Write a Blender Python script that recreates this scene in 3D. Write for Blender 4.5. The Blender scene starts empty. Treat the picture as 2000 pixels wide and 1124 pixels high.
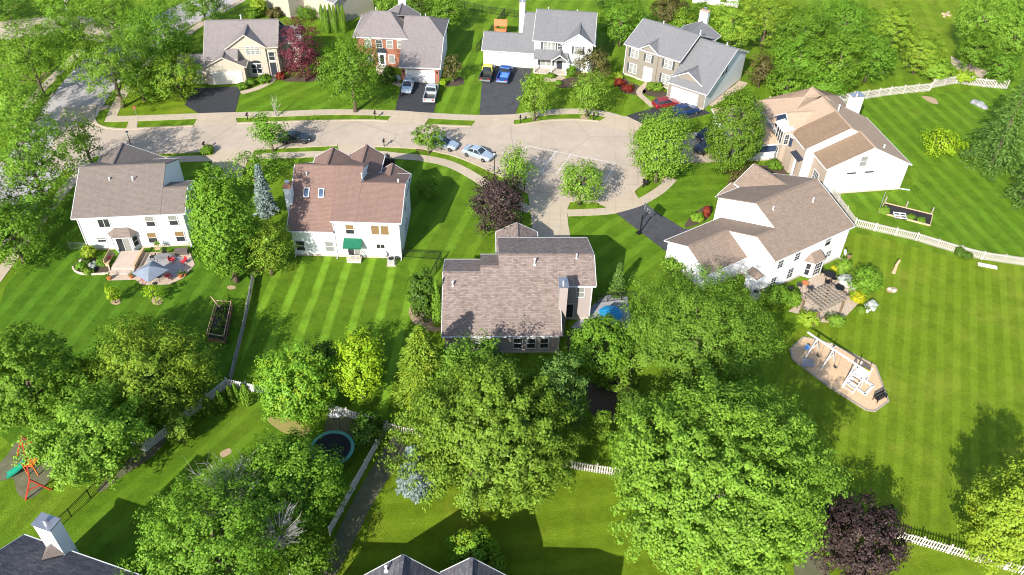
import bpy, math, random
import numpy as np
from mathutils import Vector, Matrix, Euler

sc = bpy.context.scene
COL = sc.collection
R = math.radians
# ------------------------------------------------------------------ camera
CAM_H = 64.0
FPX, PIT, ROL = 1610.0, R(40.7), R(1.6)
_r = Vector((1, 0, 0)); _f = Vector((0, math.cos(PIT), -math.sin(PIT))); _u = Vector((0, math.sin(PIT), math.cos(PIT)))
_r, _u = math.cos(ROL) * _r + math.sin(ROL) * _u, -math.sin(ROL) * _r + math.cos(ROL) * _u
cd = bpy.data.cameras.new('camera')
cam = bpy.data.objects.new('camera', cd); COL.objects.link(cam)
m = Matrix((_r, _u, -_f)).transposed().to_4x4(); m.translation = (0, 0, CAM_H)
cam.matrix_world = m
cd.sensor_width = 36; cd.lens = 36 * FPX / 2000; cd.clip_start = 0.5; cd.clip_end = 5000
sc.camera = cam
# ------------------------------------------------------------------ light
SUN_EL, SH_AZ = R(31.5), R(63)          # elevation; direction (ccw from +X) in which shadows fall
w = bpy.data.worlds.new('World'); sc.world = w; w.use_nodes = True
nt = w.node_tree; nt.nodes.clear()
sky = nt.nodes.new('ShaderNodeTexSky'); sky.sky_type = 'NISHITA'; sky.sun_disc = False
sx, sy = -math.cos(SH_AZ), -math.sin(SH_AZ)   # towards the sun
sky.sun_elevation = SUN_EL; sky.sun_rotation = math.atan2(sx, sy)
bg = nt.nodes.new('ShaderNodeBackground'); bg.inputs[1].default_value = 0.135
wo = nt.nodes.new('ShaderNodeOutputWorld')
nt.links.new(sky.outputs[0], bg.inputs[0]); nt.links.new(bg.outputs[0], wo.inputs[0])
sl = bpy.data.lights.new('sun', 'SUN'); sl.energy = 4.6; sl.angle = R(0.5); sl.color = (1.0, 0.95, 0.87)
so = bpy.data.objects.new('sun', sl); COL.objects.link(so)
so.rotation_euler = Vector((sx * math.cos(SUN_EL), sy * math.cos(SUN_EL), math.sin(SUN_EL))).to_track_quat('Z', 'Y').to_euler()
so.location = (-40, -60, 120)
sc.view_settings.view_transform = 'Standard'; sc.view_settings.look = 'None'
sc.view_settings.exposure = 1.0; sc.view_settings.gamma = 1.0
sc.render.engine = 'CYCLES'
sc.cycles.filter_width = 1.05; sc.cycles.max_bounces = 6; sc.cycles.transparent_max_bounces = 4; sc.cycles.diffuse_bounces = 3
# ------------------------------------------------------------------ helpers
def at(x, y, z=0.0):
    """survey: ground point (metres) seen at photo position x, y for a point z above the ground"""
    d = _r * (x - 1000) - _u * (y - 562) + _f * FPX
    q = d * ((z - CAM_H) / d.z)
    return (q.x, q.y)
def depth_of(X, Y, Z): return (Vector((X, Y, Z - CAM_H))).dot(_f)

def tag(o, label=None, cat=None, group=None, kind=None):
    if label: o['label'] = label
    if cat: o['category'] = cat
    if group: o['group'] = group
    if kind: o['kind'] = kind
    return o
def thing(name, label, cat, loc=(0, 0, 0), rz=0.0, group=None):
    o = bpy.data.objects.new(name, None); COL.objects.link(o)
    o.location = loc if len(loc) == 3 else (loc[0], loc[1], 0); o.rotation_euler = (0, 0, rz)
    o.empty_display_size = 0.3
    return tag(o, label, cat, group)
def copy_tree(o, parent=None):
    c = o.copy(); COL.objects.link(c)
    if parent: c.parent = parent
    for ch in list(o.children): copy_tree(ch, c)
    return c
def lnk(name, me, parent=None, loc=(0, 0, 0), rot=(0, 0, 0)):
    o = bpy.data.objects.new(name, me); COL.objects.link(o)
    o.location = loc; o.rotation_euler = rot
    if parent: o.parent = parent
    return o

class MB:
    """collects simple solids into one mesh"""
    def __init__(s): s.v = []; s.f = []
    def add(s, vs, fs):
        k = len(s.v); s.v += [tuple(p) for p in vs]; s.f += [tuple(i + k for i in f) for f in fs]; return s
    def box(s, x0, x1, y0, y1, z0, z1):
        return s.add([(x0, y0, z0), (x1, y0, z0), (x1, y1, z0), (x0, y1, z0), (x0, y0, z1), (x1, y0, z1), (x1, y1, z1), (x0, y1, z1)],
                     [(3, 2, 1, 0), (4, 5, 6, 7), (0, 1, 5, 4), (1, 2, 6, 5), (2, 3, 7, 6), (3, 0, 4, 7)])
    def bar(s, a, b, w, h, up=(0, 0, 1)):
        a, b = Vector(a), Vector(b); d = (b - a).normalized(); up = Vector(up)
        if abs(d.dot(up)) > .99: up = Vector((1, 0, 0))
        x = d.cross(up).normalized(); y = x.cross(d).normalized()
        vs = []
        for p in (a, b):
            for i, j in ((-1, -1), (1, -1), (1, 1), (-1, 1)): vs.append(p + x * (i * w / 2) + y * (j * h / 2))
        return s.add(vs, [(0, 1, 2, 3), (7, 6, 5, 4), (4, 5, 1, 0), (5, 6, 2, 1), (6, 7, 3, 2), (7, 4, 0, 3)])
    def tube(s, pts, rs, n=8):
        pts = [Vector(p) for p in pts]
        if not isinstance(rs, (list, tuple)): rs = [rs] * len(pts)
        k = len(s.v); m_ = len(pts); ref = Vector((0.31, 0.2, 0.93))
        for i, p in enumerate(pts):
            d = (pts[min(i + 1, m_ - 1)] - pts[max(i - 1, 0)]).normalized()
            if abs(d.dot(ref)) > .97: ref = Vector((1, 0, 0.1)).normalized()
            x = d.cross(ref).normalized(); y = d.cross(x)
            for j in range(n):
                a = 2 * math.pi * j / n
                s.v.append(tuple(p + (x * math.cos(a) + y * math.sin(a)) * rs[i]))
        for i in range(m_ - 1):
            for j in range(n):
                s.f.append((k + i * n + j, k + i * n + (j + 1) % n, k + (i + 1) * n + (j + 1) % n, k + (i + 1) * n + j))
        s.f.append(tuple(k + j for j in reversed(range(n)))); s.f.append(tuple(k + (m_ - 1) * n + j for j in range(n)))
        return s
    def prism(s, poly, z0, z1):
        n = len(poly)
        A = sum(poly[i][0] * poly[(i + 1) % n][1] - poly[(i + 1) % n][0] * poly[i][1] for i in range(n))
        if A < 0: poly = poly[::-1]
        vs = [(p[0], p[1], z0) for p in poly] + [(p[0], p[1], z1) for p in poly]
        return s.add(vs, [tuple(reversed(range(n))), tuple(range(n, 2 * n))] + [(i, (i + 1) % n, n + (i + 1) % n, n + i) for i in range(n)])
    def sheet(s, poly, z):
        n = len(poly)
        A = sum(poly[i][0] * poly[(i + 1) % n][1] - poly[(i + 1) % n][0] * poly[i][1] for i in range(n))
        if A < 0: poly = poly[::-1]
        return s.add([(p[0], p[1], z) for p in poly], [tuple(range(n))])
    def slab(s, poly, t=0.12):
        """closed slab: top face poly (ccw from above), dropped by t"""
        n = len(poly)
        vs = [tuple(p) for p in poly] + [(p[0], p[1], p[2] - t) for p in poly]
        return s.add(vs, [tuple(range(n)), tuple(reversed(range(n, 2 * n)))] + [((i + 1) % n, i, n + i, n + (i + 1) % n) for i in range(n)])
    def ball(s, c, r, seg=10, rings=6):
        rx, ry, rz = r if isinstance(r, (tuple, list)) else (r, r, r)
        vs = [(c[0], c[1], c[2] + rz)]
        for i in range(1, rings):
            t = math.pi * i / rings
            for j in range(seg):
                a = 2 * math.pi * j / seg
                vs.append((c[0] + rx * math.sin(t) * math.cos(a), c[1] + ry * math.sin(t) * math.sin(a), c[2] + rz * math.cos(t)))
        vs.append((c[0], c[1], c[2] - rz)); L = len(vs) - 1
        fs = [(0, 1 + j, 1 + (j + 1) % seg) for j in range(seg)]
        for i in range(rings - 2):
            for j in range(seg):
                a = 1 + i * seg + j; b = 1 + i * seg + (j + 1) % seg
                fs.append((a, a + seg, b + seg, b))
        a = 1 + (rings - 2) * seg
        fs += [(a + (j + 1) % seg, a + j, L) for j in range(seg)]
        return s.add(vs, fs)
    def loft(s, secs, cap=True):
        k = len(s.v); n = len(secs[0])
        for q in secs: s.v += [tuple(p) for p in q]
        for i in range(len(secs) - 1):
            for j in range(n):
                s.f.append((k + i * n + j, k + i * n + (j + 1) % n, k + (i + 1) * n + (j + 1) % n, k + (i + 1) * n + j))
        if cap:
            s.f.append(tuple(k + j for j in reversed(range(n)))); s.f.append(tuple(k + (len(secs) - 1) * n + j for j in range(n)))
        return s
    def mesh(s, name, mat, smooth=False, recalc=False):
        me = bpy.data.meshes.new(name); me.from_pydata(s.v, [], s.f)
        if mat: me.materials.append(mat)
        if recalc:
            import bmesh
            b = bmesh.new(); b.from_mesh(me); bmesh.ops.recalc_face_normals(b, faces=b.faces); b.to_mesh(me); b.free()
        uv = me.uv_layers.new(name='UVMap').data
        Z = Vector((0, 0, 1))
        for p in me.polygons:
            nn = p.normal
            if abs(nn.z) > .995: hx, vx = Vector((1, 0, 0)), Vector((0, 1, 0))
            else:
                hx = Z.cross(nn).normalized(); vx = nn.cross(hx)
            for li in p.loop_indices:
                c = me.vertices[me.loops[li].vertex_index].co
                uv[li].uv = (c.dot(hx), c.dot(vx))
        if smooth: me.polygons.foreach_set('use_smooth', [True] * len(me.polygons))
        return me
    def build(s, name, mat, parent=None, loc=(0, 0, 0), rot=(0, 0, 0), smooth=False, recalc=False):
        return lnk(name, s.mesh(name, mat, smooth, recalc), parent, loc, rot)

# ------------------------------------------------------------------ materials
_M = {}
class NT:
    def __init__(s, name):
        s.m = bpy.data.materials.new(name); s.m.use_nodes = True; s.t = s.m.node_tree; s.t.nodes.clear()
        s.out = s.t.nodes.new('ShaderNodeOutputMaterial')
    def n(s, typ, **kw):
        nd = s.t.nodes.new(typ)
        for k, v in kw.items():
            if k in nd.inputs: nd.inputs[k].default_value = v
            else: setattr(nd, k, v)
        return nd
    def l(s, a, b): s.t.links.new(a, b)
    def coords(s, kind='Object', scale=(1, 1, 1), rot=(0, 0, 0)):
        tc = s.n('ShaderNodeTexCoord'); mp = s.n('ShaderNodeMapping')
        mp.inputs['Scale'].default_value = scale; mp.inputs['Rotation'].default_value = rot
        s.l(tc.outputs[kind], mp.inputs[0]); return mp.outputs[0]
    def noise(s, co, scale, detail=4, rough=.55):
        nd = s.n('ShaderNodeTexNoise'); nd.inputs['Scale'].default_value = scale; nd.inputs['Detail'].default_value = detail
        nd.inputs['Roughness'].default_value = rough
        if co: s.l(co, nd.inputs['Vector'])
        return nd.outputs['Fac']
    def ramp(s, fac, stops):
        r = s.n('ShaderNodeValToRGB'); e = r.color_ramp.elements
        while len(e) < len(stops): e.new(.5)
        for i, (p, c) in enumerate(stops):
            e[i].position = p; e[i].color = (c[0], c[1], c[2], 1) if isinstance(c, (tuple, list)) else (c, c, c, 1)
        s.l(fac, r.inputs[0]); return r.outputs[0]
    def mix(s, fac, a, b, mode='MIX'):
        mx = s.n('ShaderNodeMix', data_type='RGBA', blend_type=mode)
        for i, v in ((0, fac), (6, a), (7, b)):
            if isinstance(v, (int, float)): mx.inputs[i].default_value = v if i == 0 else (v, v, v, 1)
            elif isinstance(v, (tuple, list)): mx.inputs[i].default_value = (v[0], v[1], v[2], 1)
            else: s.l(v, mx.inputs[i])
        return mx.outputs[2]
    def bsdf(s, col, rough=.7, metal=0., spec=.3, bump=None, bs=.3, bd=.02):
        p = s.n('ShaderNodeBsdfPrincipled')
        if isinstance(col, (tuple, list)): p.inputs['Base Color'].default_value = (col[0], col[1], col[2], 1)
        else: s.l(col, p.inputs['Base Color'])
        if isinstance(rough, (int, float)): p.inputs['Roughness'].default_value = rough
        else: s.l(rough, p.inputs['Roughness'])
        p.inputs['Metallic'].default_value = metal; p.inputs['Specular IOR Level'].default_value = spec
        if bump is not None:
            b = s.n('ShaderNodeBump'); b.inputs['Strength'].default_value = bs; b.inputs['Distance'].default_value = bd
            s.l(bump, b.inputs['Height']); s.l(b.outputs[0], p.inputs['Normal'])
        s.l(p.outputs[0], s.out.inputs[0]); return p

def plain(name, col, rough=.6, metal=0., var=.12, scale=1.2, spec=.3):
    if name in _M: return _M[name]
    t = NT(name); co = t.coords('Object')
    f = t.noise(co, scale, 5)
    c = t.ramp(f, [(.3, tuple(x * (1 - var) for x in col)), (.7, tuple(min(1, x * (1 + var)) for x in col))])
    t.bsdf(c, rough, metal, spec); _M[name] = t.m; return t.m

def shingles(name, c1, c2, c3, sx=.42, sy=.17):
    """asphalt shingles laid in courses: uv in metres"""
    t = NT(name); co = t.coords('UV')
    br = t.n('ShaderNodeTexBrick'); t.l(co, br.inputs['Vector'])
    br.offset = .5; br.squash = 1
    br.inputs['Scale'].default_value = 1; br.inputs['Brick Width'].default_value = sx; br.inputs['Row Height'].default_value = sy
    br.inputs['Mortar Size'].default_value = .012; br.inputs['Mortar Smooth'].default_value = .4; br.inputs['Bias'].default_value = 0
    br.inputs['Color1'].default_value = (*c1, 1); br.inputs['Color2'].default_value = (*c2, 1)
    br.inputs['Mortar'].default_value = (*[x * .45 for x in c1], 1)
    n1 = t.noise(co, 2.6, 5, .65); n2 = t.noise(co, .22, 4)
    c = t.mix(t.ramp(n1, [(.42, 0), (.62, 1)]), br.outputs[0], c3)
    c = t.mix(.45, br.outputs[0], c)
    c = t.mix(t.ramp(n2, [(.35, 0.0), (.7, .3)]), c, tuple(x * .72 for x in c2))
    st = t.noise(t.coords('UV', (2.2, .12, 1)), 1.0, 3)
    c = t.mix(t.ramp(st, [(.5, 0), (.75, .25)]), c, tuple(x * .6 for x in c1))
    t.bsdf(c, .92, 0, .15, br.outputs[1], .5, .02); _M[name] = t.m; return t.m

def siding(name, col, step=.16, dirt=.1):
    t = NT(name); co = t.coords('UV')
    wv = t.n('ShaderNodeTexWave', wave_type='BANDS', bands_direction='Y', wave_profile='SAW')
    wv.inputs['Scale'].default_value = math.pi / 10 / step; t.l(co, wv.inputs['Vector'])
    n1 = t.noise(t.coords('UV', (.5, .15, 1)), 1.1, 4)
    c = t.mix(t.ramp(n1, [(.4, 0), (.8, dirt)]), col, tuple(x * .72 for x in col))
    c = t.mix(t.ramp(wv.outputs[1], [(.0, .22), (.12, 0.0)]), c, tuple(x * .55 for x in col))
    t.bsdf(c, .55, 0, .3, wv.outputs[1], .4, .015); _M[name] = t.m; return t.m

def brick(name, c1, c2, mort, bw=.22, rh=.075):
    t = NT(name); co = t.coords('UV')
    br = t.n('ShaderNodeTexBrick'); t.l(co, br.inputs['Vector'])
    br.inputs['Scale'].default_value = 1; br.inputs['Brick Width'].default_value = bw; br.inputs['Row Height'].default_value = rh
    br.inputs['Mortar Size'].default_value = .008
    br.inputs['Color1'].default_value = (*c1, 1); br.inputs['Color2'].default_value = (*c2, 1); br.inputs['Mortar'].default_value = (*mort, 1)
    n1 = t.noise(co, 1.3, 4)
    c = t.mix(t.ramp(n1, [(.4, 0), (.75, .35)]), br.outputs[0], tuple(x * .7 for x in c2))
    t.bsdf(c, .85, 0, .2, br.outputs[1], .4, .01); _M[name] = t.m; return t.m

def grass(name, c1, c2, c3, ang=0., period=2.2, amt=.35, thin=.5, dry=.25):
    """mown turf: tufts, patches, and mowing lines lying along direction ang"""
    t = NT(name); co = t.coords('Object')
    n1 = t.noise(co, .16, 5, .6); n2 = t.noise(co, 1.1, 6, .7); n3 = t.noise(co, 7.0, 4, .8)
    c = t.mix(t.ramp(n2, [(.32, 0), (.68, 1)]), c1, c2)
    c = t.mix(t.ramp(n1, [(.5, 0), (.72, dry * 2)]), c, c3)
    n4 = t.noise(co, .42, 5, .7); n5 = t.noise(co, 2.6, 3, .6)
    c = t.mix(t.ramp(n4, [(.36, .45), (.52, 0)]), c, tuple(x * .6 for x in c1))
    c = t.mix(t.ramp(n5, [(.62, 0), (.78, .5)]), c, tuple(x * 1.25 for x in c3))
    co2 = t.coords('Object', (1, 1, 1), (0, 0, -ang))
    dn = t.n('ShaderNodeTexNoise'); dn.inputs['Scale'].default_value = .3; dn.inputs['Detail'].default_value = 3; t.l(co, dn.inputs['Vector'])
    ad = t.n('ShaderNodeMix', data_type='VECTOR'); ad.inputs[0].default_value = .22
    t.l(co2, ad.inputs[4]); t.l(dn.outputs['Color'], ad.inputs[5])
    wv = t.n('ShaderNodeTexWave', wave_type='BANDS', bands_direction='Y', wave_profile='SIN')
    wv.inputs['Scale'].default_value = math.pi / 10 / period; wv.inputs['Distortion'].default_value = .6; wv.inputs['Detail Scale'].default_value = .5
    t.l(ad.outputs[1], wv.inputs['Vector'])
    brk = t.ramp(t.noise(co, .4, 3), [(.3, .3), (.6, 1)])
    st = t.ramp(wv.outputs[1], [(thin, 0), (min(1, thin + .3), 1)])
    k = t.n('ShaderNodeMath', operation='MULTIPLY'); t.l(st, k.inputs[0]); t.l(brk, k.inputs[1])
    k2 = t.n('ShaderNodeMath', operation='MULTIPLY'); t.l(k.outputs[0], k2.inputs[0]); k2.inputs[1].default_value = amt
    c = t.mix(k2.outputs[0], c, tuple(min(1, x * 1.9 + .01) for x in c2))
    c = t.mix(t.ramp(n3, [(.3, .42), (.6, 0)]), c, tuple(x * .4 for x in c1))
    fine = t.noise(co, 22., 3, .8)
    bm = t.n('ShaderNodeMath', operation='ADD'); t.l(n3, bm.inputs[0]); t.l(fine, bm.inputs[1])
    t.bsdf(c, .9, 0, .1, bm.outputs[0], .9, .12); _M[name] = t.m; return t.m

def mineral(name, c1, c2, scale=1.5, rough=.9, seam=None, crack=False, stain=.2, bump=.3):
    """concrete, asphalt, soil, mulch, sand"""
    t = NT(name); co = t.coords('Object')
    n1 = t.noise(co, scale, 6, .65); n2 = t.noise(co, .12, 4); n3 = t.noise(co, 25, 3, .8)
    c = t.mix(t.ramp(n1, [(.3, 0), (.7, 1)]), c1, c2)
    c = t.mix(t.ramp(n2, [(.45, 0), (.7, stain)]), c, tuple(x * .6 for x in c1))
    c = t.mix(t.ramp(n3, [(.35, .25), (.55, 0)]), c, tuple(x * .55 for x in c1))
    if seam:
        br = t.n('ShaderNodeTexBrick'); t.l(t.coords('Object', (1, 1, 1), (0, 0, seam[2])), br.inputs['Vector']); br.offset = 0
        br.inputs['Scale'].default_value = 1; br.inputs['Brick Width'].default_value = seam[0]; br.inputs['Row Height'].default_value = seam[1]
        br.inputs['Mortar Size'].default_value = .035; br.inputs['Mortar Smooth'].default_value = .3
        c = t.mix(t.ramp(br.outputs[1], [(0, 0), (1, .38)]), c, tuple(x * .45 for x in c1))
    if crack:
        vo = t.n('ShaderNodeTexVoronoi', feature='DISTANCE_TO_EDGE'); vo.inputs['Scale'].default_value = .12
        wob = t.n('ShaderNodeTexNoise'); wob.inputs['Scale'].default_value = .8; t.l(co, wob.inputs['Vector'])
        av = t.n('ShaderNodeMix', data_type='VECTOR'); av.inputs[0].default_value = .25; t.l(co, av.inputs[4]); t.l(wob.outputs['Color'], av.inputs[5])
        t.l(av.outputs[1], vo.inputs['Vector'])
        c = t.mix(t.ramp(vo.outputs[0], [(.0, .5), (.008, 0)]), c, tuple(x * .4 for x in c1))
    t.bsdf(c, rough, 0, .2, n1, bump, .02); _M[name] = t.m; return t.m

def leafmat(name, c1, c2, c3=None, trans=.35):
    """foliage: every leaf spray has its own tint, the tree as a whole shifts a little"""
    t = NT(name)
    uv = t.n('ShaderNodeUVMap'); sp = t.n('ShaderNodeSeparateXYZ'); t.l(uv.outputs[0], sp.inputs[0])
    c = t.mix(sp.outputs[0], c1, c2)
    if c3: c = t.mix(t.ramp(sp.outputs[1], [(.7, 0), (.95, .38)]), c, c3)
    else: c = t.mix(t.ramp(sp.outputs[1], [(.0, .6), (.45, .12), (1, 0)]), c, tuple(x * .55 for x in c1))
    oi = t.n('ShaderNodeObjectInfo')
    hs = t.n('ShaderNodeHueSaturation'); mr = t.n('ShaderNodeMapRange'); t.l(oi.outputs['Random'], mr.inputs[0])
    mr.inputs[3].default_value = .494; mr.inputs[4].default_value = .506; t.l(mr.outputs[0], hs.inputs[0])
    mr2 = t.n('ShaderNodeMapRange'); t.l(oi.outputs['Random'], mr2.inputs[0]); mr2.inputs[3].default_value = .88; mr2.inputs[4].default_value = 1.12
    t.l(mr2.outputs[0], hs.inputs['Value']); t.l(c, hs.inputs['Color'])
    d = t.n('ShaderNodeBsdfDiffuse'); tr = t.n('ShaderNodeBsdfTranslucent'); gl = t.n('ShaderNodeBsdfGlossy'); gl.inputs['Roughness'].default_value = .45
    gl.inputs['Color'].default_value = (.9, .95, .85, 1)
    t.l(hs.outputs[0], d.inputs[0])
    tc = t.mix(1.0, hs.outputs[0], (1.0, 1.0, .75), 'MULTIPLY'); t.l(tc, tr.inputs[0])
    m1 = t.n('ShaderNodeMixShader'); m1.inputs[0].default_value = trans; t.l(d.outputs[0], m1.inputs[1]); t.l(tr.outputs[0], m1.inputs[2])
    m2 = t.n('ShaderNodeMixShader'); m2.inputs[0].default_value = .008; t.l(m1.outputs[0], m2.inputs[1]); t.l(gl.outputs[0], m2.inputs[2])
    t.l(m2.outputs[0], t.out.inputs[0]); _M[name] = t.m; return t.m

def glassmat(name, col, rough=.08):
    t = NT(name); co = t.coords('Object'); n1 = t.noise(co, .9, 2)
    c = t.mix(t.ramp(n1, [(.35, 0), (.65, 1)]), col, tuple(x * 1.8 for x in col))
    t.bsdf(c, rough, 0, .5); _M[name] = t.m; return t.m

white = plain('white paint', (.54, .54, .53), .5, var=.04)
cream = plain('cream paint', (.45, .40, .33), .6, var=.05)
metal = plain('galvanised metal', (.45, .46, .48), .35, .8)
black = plain('black metal', (.016, .016, .018), .45, .3)
pane_dark = glassmat('dark window glass', (.022, .024, .026))
pane_blue = glassmat('sky reflecting glass', (.05, .075, .11), .05)
blind_w = plain('white blind', (.20, .205, .185), .7, var=.06)
blind_y = plain('yellow wood blind', (.19, .12, .05), .7, var=.08)  # yellowish brown blind colour
bark = plain('bark', (.13, .095, .07), .95, var=.3, scale=4)
bark_pale = plain('grey bark', (.40, .37, .33), .95, var=.25, scale=5)
wood_grey = plain('weathered timber', (.30, .25, .20), .85, var=.2, scale=3)
wood_tan = plain('new timber', (.45, .32, .19), .8, var=.15, scale=3)
wood_brown = plain('stained timber', (.16, .10, .055), .8, var=.2, scale=3)
# ------------------------------------------------------------------ house builder
sid_white = siding('white lap siding', (.66, .67, .68))
sid_tan = siding('pinkish beige lap siding', (.34, .29, .27))
sid_greige = siding('greige lap siding', (.215, .19, .155))
sid_cream = siding('cream lap siding', (.40, .355, .285), dirt=.06)
brick_red = brick('red brick', (.24, .075, .036), (.29, .10, .055), (.26, .2, .16))
brick_tan = brick('tan stone brick', (.36, .28, .22), (.43, .35, .28), (.3, .25, .2), .3, .1)
found = plain('concrete foundation', (.42, .37, .31), .9)
roof_grey_brown = shingles('grey brown shingles', (.165, .135, .118), (.205, .168, .148), (.188, .158, .13))
roof_red_brown = shingles('red brown shingles', (.195, .122, .098), (.235, .153, .124), (.21, .142, .115))
roof_pink_brown = shingles('pink brown blended shingles', (.145, .113, .098), (.285, .222, .192), (.225, .172, .148), .42, .2)
roof_brown = shingles('brown shingles', (.20, .15, .115), (.27, .205, .16), (.23, .17, .13))
roof_tan = shingles('tan shingles', (.39, .28, .195), (.46, .335, .24), (.36, .25, .17))
roof_grey = shingles('grey shingles', (.165, .165, .17), (.20, .20, .205), (.19, .18, .18))
roof_taupe = shingles('taupe shingles', (.19, .17, .165), (.235, .21, .20), (.22, .185, .175))
roof_dark = shingles('charcoal shingles', (.06, .06, .075), (.15, .14, .15), (.10, .095, .105), .5, .2)
door_dark = plain('dark door paint', (.03, .035, .045), .4)
shut_dark = plain('dark shutter paint', (.055, .06, .065), .6)
vent_mat = plain('white vent pipe', (.7, .7, .7), .5)

class House:
    def __init__(s, name, label, X, Y, az, wall, roof, trim=None):
        s.r = thing(name, label, 'house', (X, Y, 0), R(az))
        s.w, s.rm, s.tm = wall, roof, trim or white
        s.wb, s.rb, s.fb, s.nb = MB(), MB(), MB(), MB(); s.zo = 0; s.cache = {}
        s.extra = {}
    def wing(s, ax, a0, a1, b0, rb, b1, ze0, zr, ze1, oa=(.3, .3), ob=(.35, .35), walls=True, wb=None, gable=(1, 1), fnd=True):
        """gabled wing: ridge along axis ax ('u' or 'v') from a0 to a1, profile across the other axis"""
        wb = wb or s.wb
        P = (lambda a, b, z: (a, b, z)) if ax == 'u' else (lambda a, b, z: (b, a, z))
        flip = ax == 'v'
        s.zo = (s.zo + .0031) % .04; dz = s.zo
        ins = (s.zo * .35)
        if walls:
            wz0 = ze0 + ob[0] * (zr - ze0) / (rb - b0 + ob[0]); wz1 = ze1 + ob[1] * (zr - ze1) / (b1 + ob[1] - rb)
            prof = [(b0 + ins, 0), (b1 - ins, 0), (b1 - ins, wz1 - .07), (rb, zr - .07), (b0 + ins, wz0 - .07)]
            vs = [P(a0 + ins, b, z) for b, z in prof] + [P(a1 - ins, b, z) for b, z in prof]
            fs = [tuple(range(5)), tuple(reversed(range(5, 10)))] + [((i + 1) % 5, i, 5 + i, 5 + (i + 1) % 5) for i in range(5)]
            if not flip: fs = [tuple(reversed(f)) for f in fs]
            wb.add(vs, fs)
            if fnd:
                x0, x1 = (a0 - .02, a1 + .02); y0, y1 = (b0 - .02, b1 + .02)
                (s.nb.box(x0, x1, y0, y1, 0, .28 + dz) if ax == 'u' else s.nb.box(y0, y1, x0, x1, 0, .28 + dz))
        A0, A1 = a0 - oa[0], a1 + oa[1]
        E0, E1 = b0 - ob[0], b1 + ob[1]; z0 = ze0 + dz; z1 = ze1 + dz; zt = zr + dz
        t = .13
        q0 = [P(A0, E0, z0), P(A1, E0, z0), P(A1, rb, zt), P(A0, rb, zt)]
        q1 = [P(A0, rb, zt), P(A1, rb, zt), P(A1, E1, z1), P(A0, E1, z1)]
        for q in (q0, q1): s.rb.slab(q[::-1] if flip else q, t)
        # ridge cap
        s.rb.bar(P(A0, rb, zt + .02), P(A1, rb, zt + .02), .28, .05)
        # gutters along both eaves, rake boards on the gable ends
        for E_, z_, sg in ((E0, z0, -1), (E1, z1, 1)):
            s.fb.bar(P(A0 - .01, E_ + sg * .06, z_ - .09), P(A1 + .01, E_ + sg * .06, z_ - .09), .10, .14)
        for a_, sg, on in ((A0, -1, gable[0]), (A1, 1, gable[1])):
            if not on: continue
            for E_, z_ in ((E0, z0), (E1, z1)):
                s.fb.bar(P(a_ + sg * .03, E_, z_ - .07), P(a_ + sg * .03, rb, zt - .07), .06, .16, up=(0, 0, 1))
    def hip(s, u0, u1, v0, v1, ze, zr, h0=None, h1=None, ax='u', walls=True, wb=None, ov=.35, ze_back=None):
        wb = wb or s.wb; s.zo = (s.zo + .0031) % .04; dz = s.zo
        if walls:
            wb.box(u0 + dz * .3, u1 - dz * .3, v0 + dz * .3, v1 - dz * .3, 0, ze - .03); s.nb.box(u0 - .02, u1 + .02, v0 - .02, v1 + .02, 0, .28 + dz)
        a0, a1, b0, b1 = u0 - ov, u1 + ov, v0 - ov, v1 + ov; z = ze + dz; zt = zr + dz
        if ax == 'u':
            m_ = (b0 + b1) / 2; r0 = (a0 + (h0 if h0 is not None else (b1 - b0) / 2), m_, zt); r1 = (a1 - (h1 if h1 is not None else (b1 - b0) / 2), m_, zt)
            F = [[(a0, b0, z), (a1, b0, z), r1, r0], [(a1, b1, z), (a0, b1, z), r0, r1], [(a0, b1, z), (a0, b0, z), r0], [(a1, b0, z), (a1, b1, z), r1]]
            hips = [((a0, b0, z), r0), ((a0, b1, z), r0), ((a1, b0, z), r1), ((a1, b1, z), r1), (r0, r1)]
        else:
            m_ = (a0 + a1) / 2; r0 = (m_, b0 + (h0 if h0 is not None else (a1 - a0) / 2), zt); r1 = (m_, b1 - (h1 if h1 is not None else (a1 - a0) / 2), zt)
            F = [[(a0, b0, z), (a1, b0, z), r0], [(a1, b1, z), (a0, b1, z), r1], [(a0, b1, z), (a0, b0, z), r0, r1], [(a1, b0, z), (a1, b1, z), r1, r0]]
            hips = [((a0, b0, z), r0), ((a1, b0, z), r0), ((a0, b1, z), r1), ((a1, b1, z), r1), (r0, r1)]
        for f in F: s.rb.slab(f, .1)
        for a, b in hips:
            if (Vector(a) - Vector(b)).length > .3: s.rb.bar(a, b, .24, .07)
        for p, q in (((a0, b0), (a1, b0)), ((a1, b0), (a1, b1)), ((a1, b1), (a0, b1)), ((a0, b1), (a0, b0))):
            d = Vector((q[0] - p[0], q[1] - p[1], 0)).normalized(); o_ = Vector((d.y, -d.x, 0)) * .05
            s.fb.bar((p[0] + o_.x, p[1] + o_.y, z - .1), (q[0] + o_.x, q[1] + o_.y, z - .1), .1, .18)
    def face(s, side, plane, c, z):
        """location and heading of something mounted on a wall"""
        return {'-v': ((c, plane, z), 0.), '+v': ((c, plane, z), math.pi), '-u': ((plane, c, z), -math.pi / 2), '+u': ((plane, c, z), math.pi / 2)}[side]
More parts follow.
